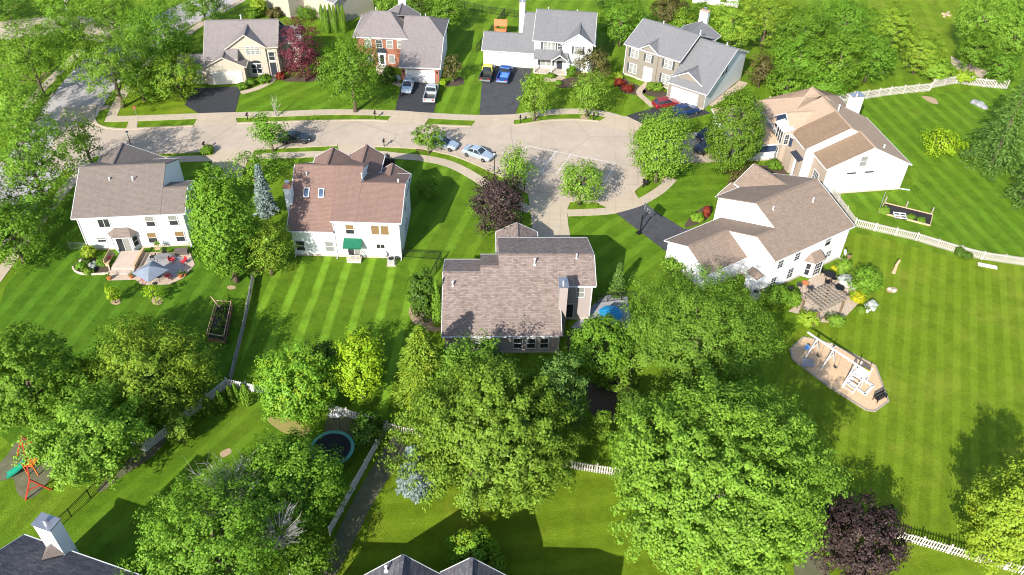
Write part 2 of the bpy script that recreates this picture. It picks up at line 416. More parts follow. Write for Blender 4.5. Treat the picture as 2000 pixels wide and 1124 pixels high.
    def win(s, side, plane, c, z0, z1, w_, style='sash', angle=None, loc=None, shutters=False):
        h = z1 - z0; key = (round(w_, 2), round(h, 2), style)
        if key not in s.cache and key not in House._wc: House._wc[key] = House.make_win(w_, h, style)
        fr, pn, bl, blm, pm = House._wc[key]
        l, rz = s.face(side, plane, c, z0) if loc is None else (loc, angle)
        f = lnk('window', fr, s.r, l, (0, 0, rz)); p = lnk('pane', pn, f)
        if bl: lnk('blind', bl, f)
        if shutters:
            for k in (-1, 1):
                b = MB().box(-.16, .16, -.05, .01, -.03, h + .03)
                for i in range(int(h / .12)): b.box(-.13, .13, -.065, -.05, .03 + i * .12, .09 + i * .12)
                l2 = Vector(l) + Vector((math.cos(rz), math.sin(rz), 0)) * (k * (w_ / 2 + .3))
                if ('sh', round(h, 2)) not in House._wc: House._wc[('sh', round(h, 2))] = b.mesh('shutter', shut_dark)
                lnk('shutter', House._wc[('sh', round(h, 2))], s.r, l2, (0, 0, rz))
        return f
    _wc = {}
    @staticmethod
    def make_win(w_, h, style):
        b = MB(); t = .085
        b.box(-w_ / 2 - t, -w_ / 2, -.07, .01, -t, h + t); b.box(w_ / 2, w_ / 2 + t, -.07, .01, -t, h + t)
        b.box(-w_ / 2, w_ / 2, -.07, .01, h, h + t); b.box(-w_ / 2, w_ / 2, -.09, .01, -t, 0)
        nv = 0
        if style in ('sash', 'blind', 'half', 'grid', 'white', 'gridw'): b.box(-w_ / 2, w_ / 2, -.055, .0, h / 2 - .03, h / 2 + .03)
        if style == 'slider' or style == 'door': b.box(-.03, .03, -.055, .0, 0, h)
        if style in ('triple', 'triplew'):
            for x in (-w_ / 6, w_ / 6): b.box(x - .05, x + .05, -.06, 0, 0, h)
            b.box(-w_ / 2, w_ / 2, -.055, .0, h / 2 - .02, h / 2 + .02)
        if style in ('double', 'doublew'):
            b.box(-.06, .06, -.06, 0, 0, h); b.box(-w_ / 2, w_ / 2, -.055, .0, h / 2 - .03, h / 2 + .03)
        if style in ('grid', 'gridw', 'doublew', 'triplew'):
            n = max(2, int(w_ / .36))
            for i in range(1, n): b.box(-w_ / 2 + w_ * i / n - .009, -w_ / 2 + w_ * i / n + .009, -.04, 0, 0, h)
            for i in (1, 3): b.box(-w_ / 2, w_ / 2, -.04, 0, h * i / 4 - .009, h * i / 4 + .009)
        fr = b.mesh('window', white)
        pm = pane_dark
        pn = MB().box(-w_ / 2, w_ / 2, -.02, .005, 0, h).mesh('pane', pm)
        bl = None; bm = None
        if style in ('white', 'gridw', 'doublew', 'triplew'): bm = blind_w; bl = MB().box(-w_ / 2 + .01, w_ / 2 - .01, -.028, -.0205, .02, h - .02)
        if style == 'half': bm = blind_w; bl = MB().box(-w_ / 2 + .01, w_ / 2 - .01, -.028, -.0205, h * .48, h - .02)
        if style == 'blind': bm = blind_y; bl = MB().box(-w_ / 2 + .01, w_ / 2 - .01, -.028, -.0205, h * .5, h - .02)
        if style == 'blindfull': bm = blind_y; bl = MB().box(-w_ / 2 + .01, w_ / 2 - .01, -.028, -.0205, .02, h - .02)
        if style == 'door': bm = blind_w; bl = MB().box(.06, w_ / 2 - .02, -.028, -.0205, .02, h - .02)
        return fr, pn, (bl.mesh('blind', bm) if bl else None), bm, pm
    def garage_door(s, side, plane, c, w_, h=2.25, mat=None):
        l, rz = s.face(side, plane, c, 0.02)
        b = MB().box(-w_ / 2, w_ / 2, -.04, .02, 0, h)
        n = 4; k = max(3, int(w_ / .8))
        for i in range(n):
            for j in range(k):
                x0 = -w_ / 2 + w_ * j / k + .09; x1 = -w_ / 2 + w_ * (j + 1) / k - .09
                b.box(x0, x1, -.055, -.04, h * i / n + .1, h * (i + 1) / n - .1)
        d = b.build('garage_door', mat or white, s.r, l, (0, 0, rz))
        f = MB(); f.box(-w_ / 2 - .16, -w_ / 2 - .005, -.07, .02, 0, h + .16); f.box(w_ / 2 + .005, w_ / 2 + .16, -.07, .02, 0, h + .16); f.box(-w_ / 2 - .005, w_ / 2 + .005, -.07, .02, h + .005, h + .16)
        f.build('door_frame', s.tm, d)
    def door(s, side, plane, c, w_, z0, z1, mat, frame=None, lite=False):
        l, rz = s.face(side, plane, c, z0); h = z1 - z0
        b = MB().box(-w_ / 2, w_ / 2, -.05, .02, 0, h)
        for (a, c_) in ((.08, .42), (.52, .92)): b.box(-w_ / 2 + .15, w_ / 2 - .15, -.065, -.05, h * a, h * c_)
        d = b.build('door', mat, s.r, l, (0, 0, rz))
        f = MB(); f.box(-w_ / 2 - .14, -w_ / 2 - .004, -.09, .02, 0, h + .16); f.box(w_ / 2 + .004, w_ / 2 + .14, -.09, .02, 0, h + .16); f.box(-w_ / 2 - .004, w_ / 2 + .004, -.09, .02, h + .004, h + .16)
        f.build('door_frame', frame or white, d)
        MB().ball((w_ / 2 - .12, -.1, h * .45), .045, 6, 4).build('handle', metal, d)
        if lite: MB().box(-w_ / 2 + .2, w_ / 2 - .2, -.072, -.0655, h * .12, h * .9).build('pane', pane_dark, d)
    def pipe(s, u, v, z, h=.7, r=.075):
        b = MB().tube([(0, 0, -.2), (0, 0, h)], r, 8); b.tube([(0, 0, -.1), (0, 0, .08)], [r * 2.6, r * 1.2], 8); b.tube([(0, 0, h - .02), (0, 0, h + .06)], r * 1.5, 8)
        b.build('vent_pipe', vent_mat, s.r, (u, v, z))
    def chimney(s, u0, u1, v0, v1, z0, z1, mat, cap=None, flue=True):
        b = MB().box(u0, u1, v0, v1, z0, z1 - .02)
        c = b.build('chimney', mat, s.r)
        MB().box(u0 - .07, u1 + .07, v0 - .07, v1 + .07, z1 - .02, z1 + .08).build('chimney_cap', cap or metal, c)
        if flue:
            cx, cy = (u0 + u1) / 2, (v0 + v1) / 2
            f = MB().tube([(cx, cy, z1 + .08), (cx, cy, z1 + .45)], .2, 12); f.tube([(cx, cy, z1 + .5), (cx, cy, z1 + .56)], .3, 12)
            for k in range(4): f.box(cx + .17 * math.cos(k * 1.57) - .015, cx + .17 * math.cos(k * 1.57) + .015, cy + .17 * math.sin(k * 1.57) - .015, cy + .17 * math.sin(k * 1.57) + .015, z1 + .4, z1 + .52)
            f.build('flue', metal, c)
    def downspout(s, u, v, z):
        MB().box(-.05, .05, -.04, .04, .1, z).box(-.05, .05, -.45, .0, .05, .13).build('downspout', s.tm, s.r, (u, v, 0))
    def bay(s, poly, z0, z1, top, ztop, wm=None):
        MB().prism(poly, z0, z1).build('bay', wm or s.w, s.r)
        c = (sum(p[0] for p in poly) / len(poly), sum(p[1] for p in poly) / len(poly))
        ex = [((p[0] - c[0]) * 1.17 + c[0], min((p[1] - c[1]) * 1.3 + c[1], max(q[1] for q in poly)), z1) for p in poly]
        b = MB()
        n = len(ex); tp = [(top[0][0], top[0][1], ztop), (top[1][0], top[1][1], ztop)]
        k = len(b.v); b.v += ex + tp
        b.f += [(0, 1, n), (1, 2, n + 1, n), (2, 3, n + 1), (3, 2, 1, 0), (3, 0, n, n + 1)]
        b.build('bay_roof', s.rm, s.r, recalc=True)
    def finish(s):
        if s.wb.v: s.wb.build('wall', s.w, s.r, recalc=False)
        s.rb.build('roof', s.rm, s.r)
        s.fb.build('gutter_trim', s.tm, s.r)
        if s.nb.v: s.nb.build('foundation', found, s.r)
        for n_, (b, m_) in s.extra.items(): b.build(n_, m_, s.r)

# ---- white house with grey brown roof, left
X, Y = at(173.6, 490)
h = House('house', 'white two storey house with grey brown roof behind the grey patio umbrella', X, Y, 7.6, sid_white, roof_grey_brown)
h.wing('u', 0, 9.7, 0, 6.5, 12.0, 5.15, 8.0, 5.15, oa=(.4, .12), gable=(1, 0))
h.wing('u', 9.7, 12.4, .02, 3.2, 6.4, 5.12, 6.6, 5.12, oa=(-.02, .3), gable=(0, 1))
h.wing('v', 6, 13.4, -.1, 2.7, 7.2, 5.2, 7.0, 4.5, oa=(0, .3), gable=(0, 1))
h.bay([(3.1, 0.02), (3.8, -.9), (5.7, -.9), (6.3, 0.02)], .1, 2.45, ((3.9, .0), (5.5, .0)), 3.25)
h.win('-v', 0, 2.95, 3.45, 4.6, 1.25, 'slider'); h.win('-v', 0, 8.3, 3.25, 4.65, .95, 'half'); h.win('-v', 0, 11.0, 3.25, 4.65, .95, 'half')
h.win('-v', 0, 7.95, .75, 2.25, 1.0, 'blind'); h.win('-v', 0, 11.25, .75, 2.25, 1.0, 'blind'); h.win('-v', 0, 2.0, 1.25, 1.95, .95, 'half')
h.win('-v', -.9, 4.75, .35, 2.3, 1.5, 'door')
h.win('', 0, 0, 0, 1.35, .7, 'sash', angle=R(57), loc=(6.02, -.44, .8)); h.win('', 0, 0, 0, 1.35, .5, 'sash', angle=R(-52), loc=(3.43, -.42, .8))
h.pipe(6.2, 4.3, 6.95); h.pipe(3.4, 4.6, 7.1, .35, .09); h.downspout(.06, -.06, 4.9); h.downspout(12.3, -.06, 4.9)
h.finish(); H1 = h

# ---- white house with red brown roof, centre left
X, Y = at(785.4, 505.4)
h = House('house', 'white house with red brown roof, two skylights and a green awning over the back door', X, Y, 0.0, sid_white, roof_red_brown)
h.wing('u', -13.2, -8, .05, 7.2, 13, 4.05, 8.6, 5.0, oa=(.35, .0), gable=(1, 0))
h.wing('u', -8, -5.2, 0, 7.2, 14.0, 5.7, 8.58, 5.3, oa=(.15, .15), gable=(0, 0))
h.wing('u', -5.2, 0, .0, 5, 10.0, 5.68, 7.7, 5.68, oa=(.0, .3), gable=(0, 1))
h.wing('v', 9.5, 13.8, -12.4, -10.3, -8.2, 5.5, 7.0, 5.5, oa=(0, .3), gable=(0, 1))
h.wing('v', 9.5, 14.7, -7.9, -6.0, -4.1, 5.5, 7.0, 5.5, oa=(0, .3), gable=(0, 1))
h.wing('v', 7.0, 11.6, -4.3, -2.3, -.3, 4.6, 6.2, 4.6, oa=(0, .3), gable=(0, 1))
h.win('-v', 0, -6.0, 3.65, 4.95, .95, 'blind'); h.win('-v', 0, -2.95, 3.65, 4.95, .92, 'blindfull'); h.win('-v', 0, -1.8, 3.65, 4.95, .92, 'blindfull')
h.win('-v', 0, -2.5, 1.55, 2.15, .95, 'slider'); h.win('-v', .05, -12.35, .85, 2.25, 1.0, 'sash'); h.win('-v', .05, -8.75, .85, 2.25, .95, 'white')
h.win('-v', 0, -5.8, .3, 2.25, 1.5, 'door'); h.win('+u', 0, 5.2, 3.5, 4.8, .7, 'sash'); h.win('+u', 0, 4.2, 1.0, 2.3, .7, 'sash'); h.win('+u', 0, 5.6, 1.0, 2.3, .7, 'sash')
h.chimney(-14.0, -13.22, 2.6, 3.9, 0, 8.2, sid_white, plain('brick red chimney cap', (.42, .17, .08)))
for u in (-11.7, -9.9):
    a = math.atan(4.55 / 7.15); v = 4.0; z = 4.05 + 4.55 / 7.15 * v
    sk = MB(); w_, l_ = .35, .62
    for x0, x1, y0, y1 in ((-w_, -w_ + .09, -l_, l_), (w_ - .09, w_, -l_, l_), (-w_ + .09, w_ - .09, -l_, -l_ + .09), (-w_ + .09, w_ - .09, l_ - .09, l_)): sk.box(x0, x1, y0, y1, 0, .16)
    o = sk.build('skylight', white, h.r, (u, v, z + .05), (a, 0, 0)); MB().box(-w_ + .09, w_ - .09, -l_ + .09, l_ - .09, 0, .1).build('pane', pane_blue, o)
aw = MB(); aw.slab([(-6.9, -1.05, 2.3), (-4.7, -1.05, 2.3), (-4.7, 0, 2.95), (-6.9, 0, 2.95)], .05)
for i in range(11): aw.box(-6.9 + i * .2, -6.72 + i * .2, -1.07, -1.05, 2.08, 2.3)
green_cloth = plain('green awning cloth', (.004, .11, .055), .7)
aw.build('awning', green_cloth, h.r)
st = MB().box(-6.6, -4.9, -1.15, -.02, 0, .3)
for x in (-6.55, -6.05, -5.5, -4.95): st.box(x - .04, x + .04, -1.12, -1.04, .3, 1.15)
st.box(-6.6, -4.9, -1.13, -1.05, 1.1, 1.17); st.box(-6.6, -4.9, -1.13, -1.05, .55, .6); st.box(-6.6, -6.5, -1.05, -.05, 1.1, 1.17); st.box(-5, -4.9, -1.05, -.05, 1.1, 1.17)
for i in range(14): st.box(-6.5 + i * .115, -6.46 + i * .115, -1.11, -1.07, .3, 1.1)
st.build('back_stoop', plain('pale stoop timber', (.55, .48, .4)), h.r)
h.pipe(-11.9, 6.0, 7.75, .5); h.pipe(-5.05, 5.6, 7.7, .9); h.pipe(-.6, 5.3, 7.45, .6); h.downspout(-.06, -.06, 5.5); h.downspout(-7.95, -.06, 5.5); h.downspout(-13.1, -.02, 3.9)
h.finish(); H2 = h

# ---- beige house, centre
h = House('house', 'beige house with mottled pinkish brown roof in the centre, sided chimney at its back', -.84, 63.46, 2.6, sid_tan, roof_pink_brown)
h.wing('u', -6.2, -2.4, 0, 6.45, 10.6, 2.85, 6.04, 4.25, oa=(.3, .0), gable=(1, 0))
h.wing('u', -2.4, -.35, 0.01, 7.1, 11.1, 2.87, 6.36, 4.6, oa=(.0, .0), gable=(0, 0))
h.wing('u', -.35, 6.0, .02, 8.4, 14.5, 2.89, 6.98, 4.45, oa=(.0, .0), gable=(0, 0))
h.wing('u', 6.0, 10.0, 5.3, 8.4, 14.5, 5.33, 6.97, 4.45, oa=(-.02, .3), gable=(0, 1))
MB().slab([(6.0, -.33, 2.89), (6.28, -.33, 2.89), (6.28, 4.95, 5.36), (6.0, 4.95, 5.36)], .13).build('eave_roof', roof_pink_brown, h.r)
MB().bar((6.31, -.33, 2.83), (6.31, 4.95, 5.3), .06, .16).build('rake_board', white, h.r)
h.wing('v', 12, 17.7, -.15, 2.0, 4.2, 2.95, 4.35, 2.95, oa=(0, .3), gable=(0, 1))
for c in (1.65, 3.07, 4.5): h.win('-v', .01, c, .75, 2.15, .85, 'sash')
h.win('-v', 0, -2.6, .75, 2.15, .85, 'half'); h.win('-v', 0, -1.2, .75, 2.15, .5, 'sash')
h.win('-v', 5.3, 8.7, 3.45, 4.8, .8, 'white'); h.win('-v', 5.3, 7.3, .35, 2.35, 1.5, 'slider')
h.chimney(6.02, 6.9, 2.4, 3.9, 0, 7.3, sid_tan, metal)
h.pipe(3.6, 7.3, 6.42, .8, .09); h.pipe(8.3, 8.0, 6.75, .55); h.pipe(-5.4, 5.0, 5.3, .6, .09)
h.downspout(9.95, 5.25, 5.2); h.downspout(6.05, -.05, 2.6)
h.finish(); H7 = h

# ---- white house with brown roof, right
X, Y = at(1494.5, 572)
h = House('house', 'white house with brown roof between the pergola and the basketball hoop', X, Y, 33.4, sid_white, roof_brown)
h.wing('u', 2.95, 13.0, 0, 6.6, 12.6, 5.1, 8.0, 5.2, oa=(.12, .3), gable=(0, 1))
h.wing('u', 0, 2.95, .02, 3.05, 11.1, 5.08, 6.48, 2.85, oa=(.15, .0), gable=(0, 0))
h.wing('u', -6.2, 0, 4.1, 7.55, 11.05, 2.87, 4.53, 2.87, oa=(.3, -.02), gable=(1, 0))
h.wing('v', 8, 13.7, 7.4, 10.0, 12.6, 5.2, 7.2, 5.2, oa=(0, .3), gable=(0, 1))
h.wing('v', 11.5, 15.1, 6.4, 8.2, 10.0, 3.0, 4.1, 3.0, oa=(0, .3), gable=(0, 1))
h.bay([(5.9, .02), (6.6, -1.0), (8.2, -1.0), (8.9, .02)], .1, 2.5, ((6.7, 0.), (8.3, 0.)), 3.3)
h.win('-v', 0, 1.3, 3.3, 4.65, .9, 'grid'); h.win('-v', 0, 4.1, 3.3, 4.65, .9, 'grid'); h.win('-v', 0, 9.4, 3.4, 4.65, 1.0, 'half')
h.win('-v', 0, 3.7, .75, 2.2, .95, 'grid'); h.win('-v', 0, .9, .6, 2.0, .9, 'grid'); h.win('-v', 0, 10.3, 1.3, 2.2, .95, 'grid')
h.win('-v', -1.0, 7.4, .4, 2.25, 1.3, 'grid')
h.win('', 0, 0, 0, 1.7, .55, 'sash', angle=R(55), loc=(8.4, -.7, .5)); h.win('', 0, 0, 0, 1.7, .5, 'sash', angle=R(-55), loc=(6.25, -.5, .5))
h.wing('v', .6, 2.3, -1.3, -.6, .0, 2.1, 2.45, 2.1, oa=(.12, .12), ob=(.15, .0))
MB().box(-.05, .03, -.06, .03, .05, 4.9).build('downspout', white, h.r, (.06, -.04, 0)); h.downspout(12.9, -.05, 4.9)
h.pipe(4.3, 5.2, 7.4, .4); h.pipe(10.2, 4.2, 6.95, .6); 
h.finish(); H6 = h

# ---- tan roofed house, upper right
X, Y = at(1754.6, 370)
h = House('house', 'sprawling house with light tan roof, tan stone front and a broad white gable end', X, Y, -80, sid_white, roof_tan)
h.extra['stone_wall'] = (MB(), brick_tan); h.extra['navy_wall'] = (MB(), siding('navy siding', (.030, .048, .10), dirt=.05))
tan_main, tan_dark = roof_tan, shingles('dark tan shingles', (.20, .138, .09), (.25, .175, .118), (.225, .155, .105))  # second shingle tone, darker brown, for two front slopes
wr = MB()
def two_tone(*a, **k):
    """front slope darker brown, rear slope light tan"""
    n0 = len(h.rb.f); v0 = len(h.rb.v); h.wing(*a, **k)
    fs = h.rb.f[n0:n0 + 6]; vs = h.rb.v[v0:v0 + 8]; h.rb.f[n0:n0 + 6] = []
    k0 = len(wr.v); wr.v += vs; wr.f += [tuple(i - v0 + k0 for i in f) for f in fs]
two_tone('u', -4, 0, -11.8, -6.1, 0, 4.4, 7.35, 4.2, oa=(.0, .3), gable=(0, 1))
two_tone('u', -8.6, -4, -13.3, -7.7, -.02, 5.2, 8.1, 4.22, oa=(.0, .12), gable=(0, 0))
h.wing('u', -12.6, -8.6, -12.6, -7.7, -.04, 5.3, 8.08, 4.24, oa=(.3, .0), gable=(0, 0))
h.hip(-21, -12.0, -13.4, 0.0, 3.3, 7.0, 6.2, 6.2, 'u')
h.wing('v', -13.6, -7.2, -13.5, -10.7, -7.9, 4.9, 7.05, 4.9, oa=(.3, 0), gable=(1, 0), wb=h.extra['navy_wall'][0])
h.hip(-20, -9.6, -20.5, -14.3, 2.9, 5.3, 3.3, 3.3, 'u')
st = h.extra['stone_wall'][0]
st.box(-4.0, -.02, -11.87, -11.81, .28, 4.3).box(-8.6, -4.0, -13.37, -13.31, .28, 5.1).box(-10.9, -8.3, -14.7, -13.65, 0, 5.5).box(-8.28, -6.0, -14.0, -13.4, 0, 3.1)
h.extra['navy_wall'][0].box(-9.58, -9.5, -20.4, -14.75, 1.5, 2.88)
h.extra['bay_roof'] = (MB().slab([(-11.2, -15.0, 5.5), (-8.0, -15.0, 5.5), (-8.0, -13.5, 5.9), (-11.2, -13.5, 5.9)], .14), white)
h.extra['porch_roof'] = (MB().slab([(-6.3, -14.2, 3.35), (-3.9, -14.2, 3.35), (-3.9, -13.4, 3.55), (-6.3, -13.4, 3.55)], .15), plain('dark porch roof', (.03, .035, .05)))
h.extra['porch_column'] = (MB().box(-5.15, -4.85, -14.1, -13.8, 0, 3.2), white)
h.win('-v', -14.7, -9.6, 3.2, 5.1, 1.9, 'triple'); h.win('-v', -14.7, -9.6, .7, 2.4, 1.4, 'grid'); h.win('+u', -8.3, -14.2, 3.4, 4.9, .6, 'grid')
h.win('-v', -11.87, -2.2, .6, 2.4, 1.4, 'grid'); h.win('-v', -13.37, -6.4, .7, 2.6, 1.3, 'grid')
h.win('+u', 0, -6.9, 4.4, 5.9, .95, 'white')
for v in (-8.1, -5.5): MB().box(-.65, .65, -.05, .01, 0, .22).build('wall_vent', door_dark, h.r, (0, v, 3.2), (0, 0, math.pi / 2))
h.chimney(-15.0, -13.9, -2.1, -.3, 0, 7.1, sid_white, metal)
h.pipe(-9.4, -6.8, 7.6, .9, .1); h.pipe(-1.6, -3.4, 6.0, .4, .09); h.downspout(-.05, .08, 4.0)
wr.build('dark_front_roof', tan_dark, h.r)
h.finish(); H5 = h

# ---- greige house, top right
X, Y = at(1217, 145)
h = House('house', 'two storey house with greige front, dark shutters, grey roof and white side wall', X, Y, -36, sid_greige, roof_grey)
h.extra['white_wall'] = (MB(), sid_white)
h.wing('u', 0, 10, 0, 5.5, 11, 5.5, 8.0, 5.5)
h.wing('u', 9.9, 16.6, -2.7, 6.0, 11.2, 2.9, 7.3, 4.9, oa=(.0, .35), gable=(0, 1), wb=h.extra['white_wall'][0])
MB().box(9.95, 16.55, -2.73, -2.68, .28, 2.85).build('front_wall', sid_greige, h.r)
gf = MB(); gf.add([(9.9, -1.72, 3.1), (15.5, -1.72, 3.1), (12.7, -1.72, 4.85), (9.9, -1.5, 3.1), (15.5, -1.5, 3.1), (12.7, -1.5, 4.85)], [(0, 1, 2), (5, 4, 3), (0, 3, 4, 1), (1, 4, 5, 2), (2, 5, 3, 0)])
gf.build('gable_wall', sid_greige, h.r)
h.wing('v', -1.6, 4.6, 9.7, 12.7, 15.7, 3.15, 5.0, 3.15, oa=(.35, 0), ob=(.2, .2), walls=False, gable=(1, 0))
h.wing('v', -.18, 3.5, 2.6, 4.4, 6.2, 5.4, 6.7, 5.4, oa=(.25, 0), ob=(.2, .2), gable=(1, 0))
h.wing('v', 8, 14, 3.8, 6.6, 10, 4.9, 6.6, 4.9, oa=(0, .3), gable=(0, 1))
h.chimney(5.9, 7.4, 14.05, 14.9, 0, 8.3, sid_white, plain('tan chimney top', (.45, .3, .2)))
h.win('-v', 0, 1.75, 3.55, 4.95, 1.35, 'doublew', shutters=True); h.win('-v', 0, 1.75, .8, 2.35, 1.35, 'doublew', shutters=True)
h.win('-v', -.18, 4.5, 3.7, 4.85, .85, 'gridw', shutters=True); h.win('-v', 0, 8.1, 3.55, 4.95, 1.35, 'doublew', shutters=True); h.win('-v', 0, 8.0, .8, 2.35, 1.35, 'doublew', shutters=True)
h.door('-v', -.18, 4.7, 1.1, .2, 2.4, white); MB().box(3.85, 5.55, -.22, -.19, .2, 2.75).build('door_surround', white, h.r)
h.garage_door('-v', -2.73, 13.0, 4.5, 2.1); h.win('+u', 16.6, 2.6, 4.0, 5.3, .7, 'sash'); h.win('+u', 16.6, 3.7, 4.0, 5.3, .7, 'sash')
h.downspout(.05, -.06, 5.2); h.pipe(9.0, 8.6, 6.9, .5); h.pipe(14, 8.6, 6.2, .5); h.pipe(3, 6.6, 7.5, .5)
h.finish(); H8 = h

# ---- white house with grey roof behind the two trucks
h = House('house', 'white house with grey roof, gabled front porch and low garage behind the two bright trucks', -6.0, 133.3, -4.9, sid_white, roof_grey)
h.wing('u', 0, 6.4, 0, 3.2, 6.4, 2.9, 4.7, 2.9, oa=(.3, -.02), gable=(1, 0))
h.wing('u', 6.4, 8.7, .02, 7.4, 14, 2.88, 6.8, 3.0, oa=(.1, -.02), gable=(1, 0))
h.wing('u', 8.7, 18.5, 0, 6.3, 12.6, 5.2, 7.9, 5.2)
h.wing('v', -.4, 4.5, 13.6, 16.1, 18.55, 5.0, 6.9, 5.0, oa=(.25, 0), gable=(1, 0))
h.extra['porch_roof'] = (MB().slab([(8.75, -2.0, 2.75), (14.5, -2.0, 2.75), (14.5, 0, 3.6), (8.75, 0, 3.6)], .15), roof_grey)
h.wing('v', -2.2, .2, 12.0, 13.2, 14.4, 2.75, 3.75, 2.75, oa=(.1, 0), ob=(.15, .15), walls=False, gable=(1, 0))
pc = MB()
for u in (8.95, 11.8, 14.35): pc.box(u - .09, u + .09, -1.95, -1.77, 0, 2.65)
h.extra['porch_post'] = (pc, white)
h.extra['porch_floor'] = (MB().box(8.75, 14.5, -2.0, -.03, 0, .2), found)
h.win('-v', 0, 11.2, 3.45, 4.8, 1.9, 'triplew', shutters=True); h.win('-v', 0, 13.0, 3.7, 4.75, .75, 'grid'); h.win('-v', -.4, 16.1, 3.3, 4.6, 1.2, 'gridw', shutters=True)
h.win('-v', 0, 10.8, .75, 2.2, 1.9, 'doublew', shutters=True); h.win('-v', -.4, 16.1, .75, 2.2, 1.2, 'gridw')
h.door('-v', 0, 13.2, 1.0, .22, 2.35, door_dark)
h.garage_door('-v', 0, 1.75, 2.8); h.garage_door('-v', 0, 5.7, 4.9)
h.chimney(5.35, 6.35, 7.0, 8.2, 0, 8.7, cream, metal); h.pipe(10.4, 7.0, 7.5, .5); h.pipe(15.4, 7.2, 7.4, .4); h.downspout(8.8, -.06, 5)
h.finish(); H4 = h

# ---- brick house
h = House('house', 'red brick fronted house with taupe hipped roof and an arched white front door', -19.34, 126.3, -1.2, sid_white, roof_taupe)
h.extra['brick_wall'] = (MB(), brick_red)
h.hip(-8.2, .3, 5.1, 13.4, 5.4, 8.1, 3.0, 3.4, 'u')
h.extra['brick_wall'][0].box(-8.23, .3, 5.02, 5.08, .05, 5.2)
MB().box(0, 6.3, -.06, -.01, .05, 2.75).build('garage_brick_wall', brick_red, h.r)
wl = h.wb
wl.add([(0, 0, 0), (6.3, 0, 0), (6.3, 13.3, 0), (0, 13.3, 0), (0, 0, 2.75), (6.3, 0, 2.75), (6.3, 5.3, 5.3), (6.3, 13.3, 5.1), (0, 13.3, 5.1), (0, 9.1, 7.2), (3.7, 9.1, 7.2), (0, 5.3, 5.3)],
       [(0, 1, 5, 4), (1, 2, 7, 6, 5), (2, 3, 8, 7), (3, 0, 4, 11, 9, 8), (4, 5, 6, 11), (6, 10, 9, 11), (6, 7, 10), (7, 8, 9, 10)])
rb = h.rb
A, B, C_, D, E_, F_, G_ = (-.3, -.35, 2.78), (6.6, -.35, 2.78), (6.6, 5.4, 5.62), (3.75, 9.15, 7.5), (-1.6, 9.15, 7.5), (6.7, 13.6, 5.3), (-1.6, 13.6, 5.3)
A2 = (-.3, 9.15, 7.5)
rb.slab([A, B, C_, D, A2]).slab([C_, F_, D], .1).slab([F_, G_, E_, D], .1)
for a, b in ((C_, D), (D, F_), (E_, D)): rb.bar(a, b, .22, .07)
h.fb.bar((-.3, -.4, 2.68), (6.65, -.4, 2.68), .1, .2).bar((6.63, -.35, 2.7), (6.63, 5.4, 5.54), .07, .2).bar((6.66, 5.4, 5.5), (6.75, 13.6, 5.2), .08, .18)
h.wing('v', 9.5, 15.2, -4.4, -1.7, 1.1, 5.3, 7.2, 5.3, oa=(0, .3), gable=(0, 1))
h.chimney(-2.3, -1.0, 15.25, 16.1, 0, 9.0, sid_white, metal)
for c, stl in ((-6.1, 'white'), (-4.25, 'grid'), (-2.45, 'white'), (-.65, 'white')): h.win('-v', 5.02, c, 3.55, 4.85, .95, stl)
h.win('-v', 5.02, -6.1, .85, 2.25, .95, 'gridw'); h.win('-v', 5.02, -2.3, .85, 2.25, .95, 'gridw')
h.door('-v', 5.02, -3.95, 1.05, .35, 2.45, white, lite=True)
ar = MB(); ar.prism([(1.0 * math.cos(a), 1.0 * math.sin(a)) for a in [math.pi * i / 12 for i in range(13)]], 0, .06)
ar.build('arched_transom', door_dark, h.r, (-3.95, 5.02, 2.6), (math.pi / 2, 0, 0))
MB().box(-4.95, -2.95, 3.6, 5.0, 0, .3).build('front_step', found, h.r)
h.garage_door('-v', -.06, 3.15, 4.5, 2.05)
for c in (.35, 5.95): MB().box(-.09, .09, -.16, 0, 0, .35).build('wall_lamp', black, h.r, (c, -.06, 1.75))
h.pipe(-5.2, 9.6, 7.9, .6); h.pipe(3.2, 9.6, 7.2, .5)
h.finish(); H3 = h

# ---- cream house, top left
h = House('house', 'cream house with steep taupe gables beside the wine red tree', -44.6, 124.0, 7.0, sid_cream, roof_taupe, cream)
h.wing('u', -5.9, -.8, 1.0, 6.8, 11.5, 4.0, 8.0, 4.8, oa=(.3, .0), gable=(1, 0))
h.wing('u', -.8, 5.3, 2.6, 6.8, 11.4, 5.2, 7.98, 4.8, oa=(.0, .3), gable=(0, 1))
h.wing('v', 2.3, 7.4, -2.4, .6, 3.5, 5.2, 7.5, 5.2, oa=(.3, 0), gable=(1, 0))
h.wing('v', 0, 4.6, -6.1, -3.0, .1, 3.05, 4.8, 3.05, oa=(.3, 0), gable=(1, 0))
h.wing('u', -10.2, -6.1, .5, 2.6, 4.8, 3.0, 4.1, 3.0, oa=(.3, -.02), gable=(1, 0))
h.wing('u', 5.3, 8.6, 5.5, 8.4, 11.3, 4.6, 6.1, 4.6, oa=(-.02, .3), gable=(0, 1))
h.win('-v', 2.3, 1.5, 4.0, 5.35, 2.1, 'triplew'); h.win('-v', 2.3, 1.6, .7, 2.3, 1.6, 'double')
ar = MB(); ar.prism([(.85 * math.cos(a), .45 * math.sin(a)) for a in [math.pi * i / 12 for i in range(13)]], 0, .05)
ar.build('arched_transom', door_dark, h.r, (1.6, 2.3, 2.5), (math.pi / 2, 0, 0))
h.win('+u', 3.5, 3.6, 3.0, 4.4, 1.0, 'sash'); h.door('-v', 2.6, 4.3, 1.0, .2, 2.4, door_dark, cream)
h.win('-v', 2.6, 4.3, 2.8, 4.2, .9, 'sash')
h.garage_door('-v', 0, -2.9, 4.7, mat=plain('cream garage door', (.72, .66, .56))); h.garage_door('-v', .5, -8.1, 2.5, mat=plain('cream garage door', (.7, .64, .56)))
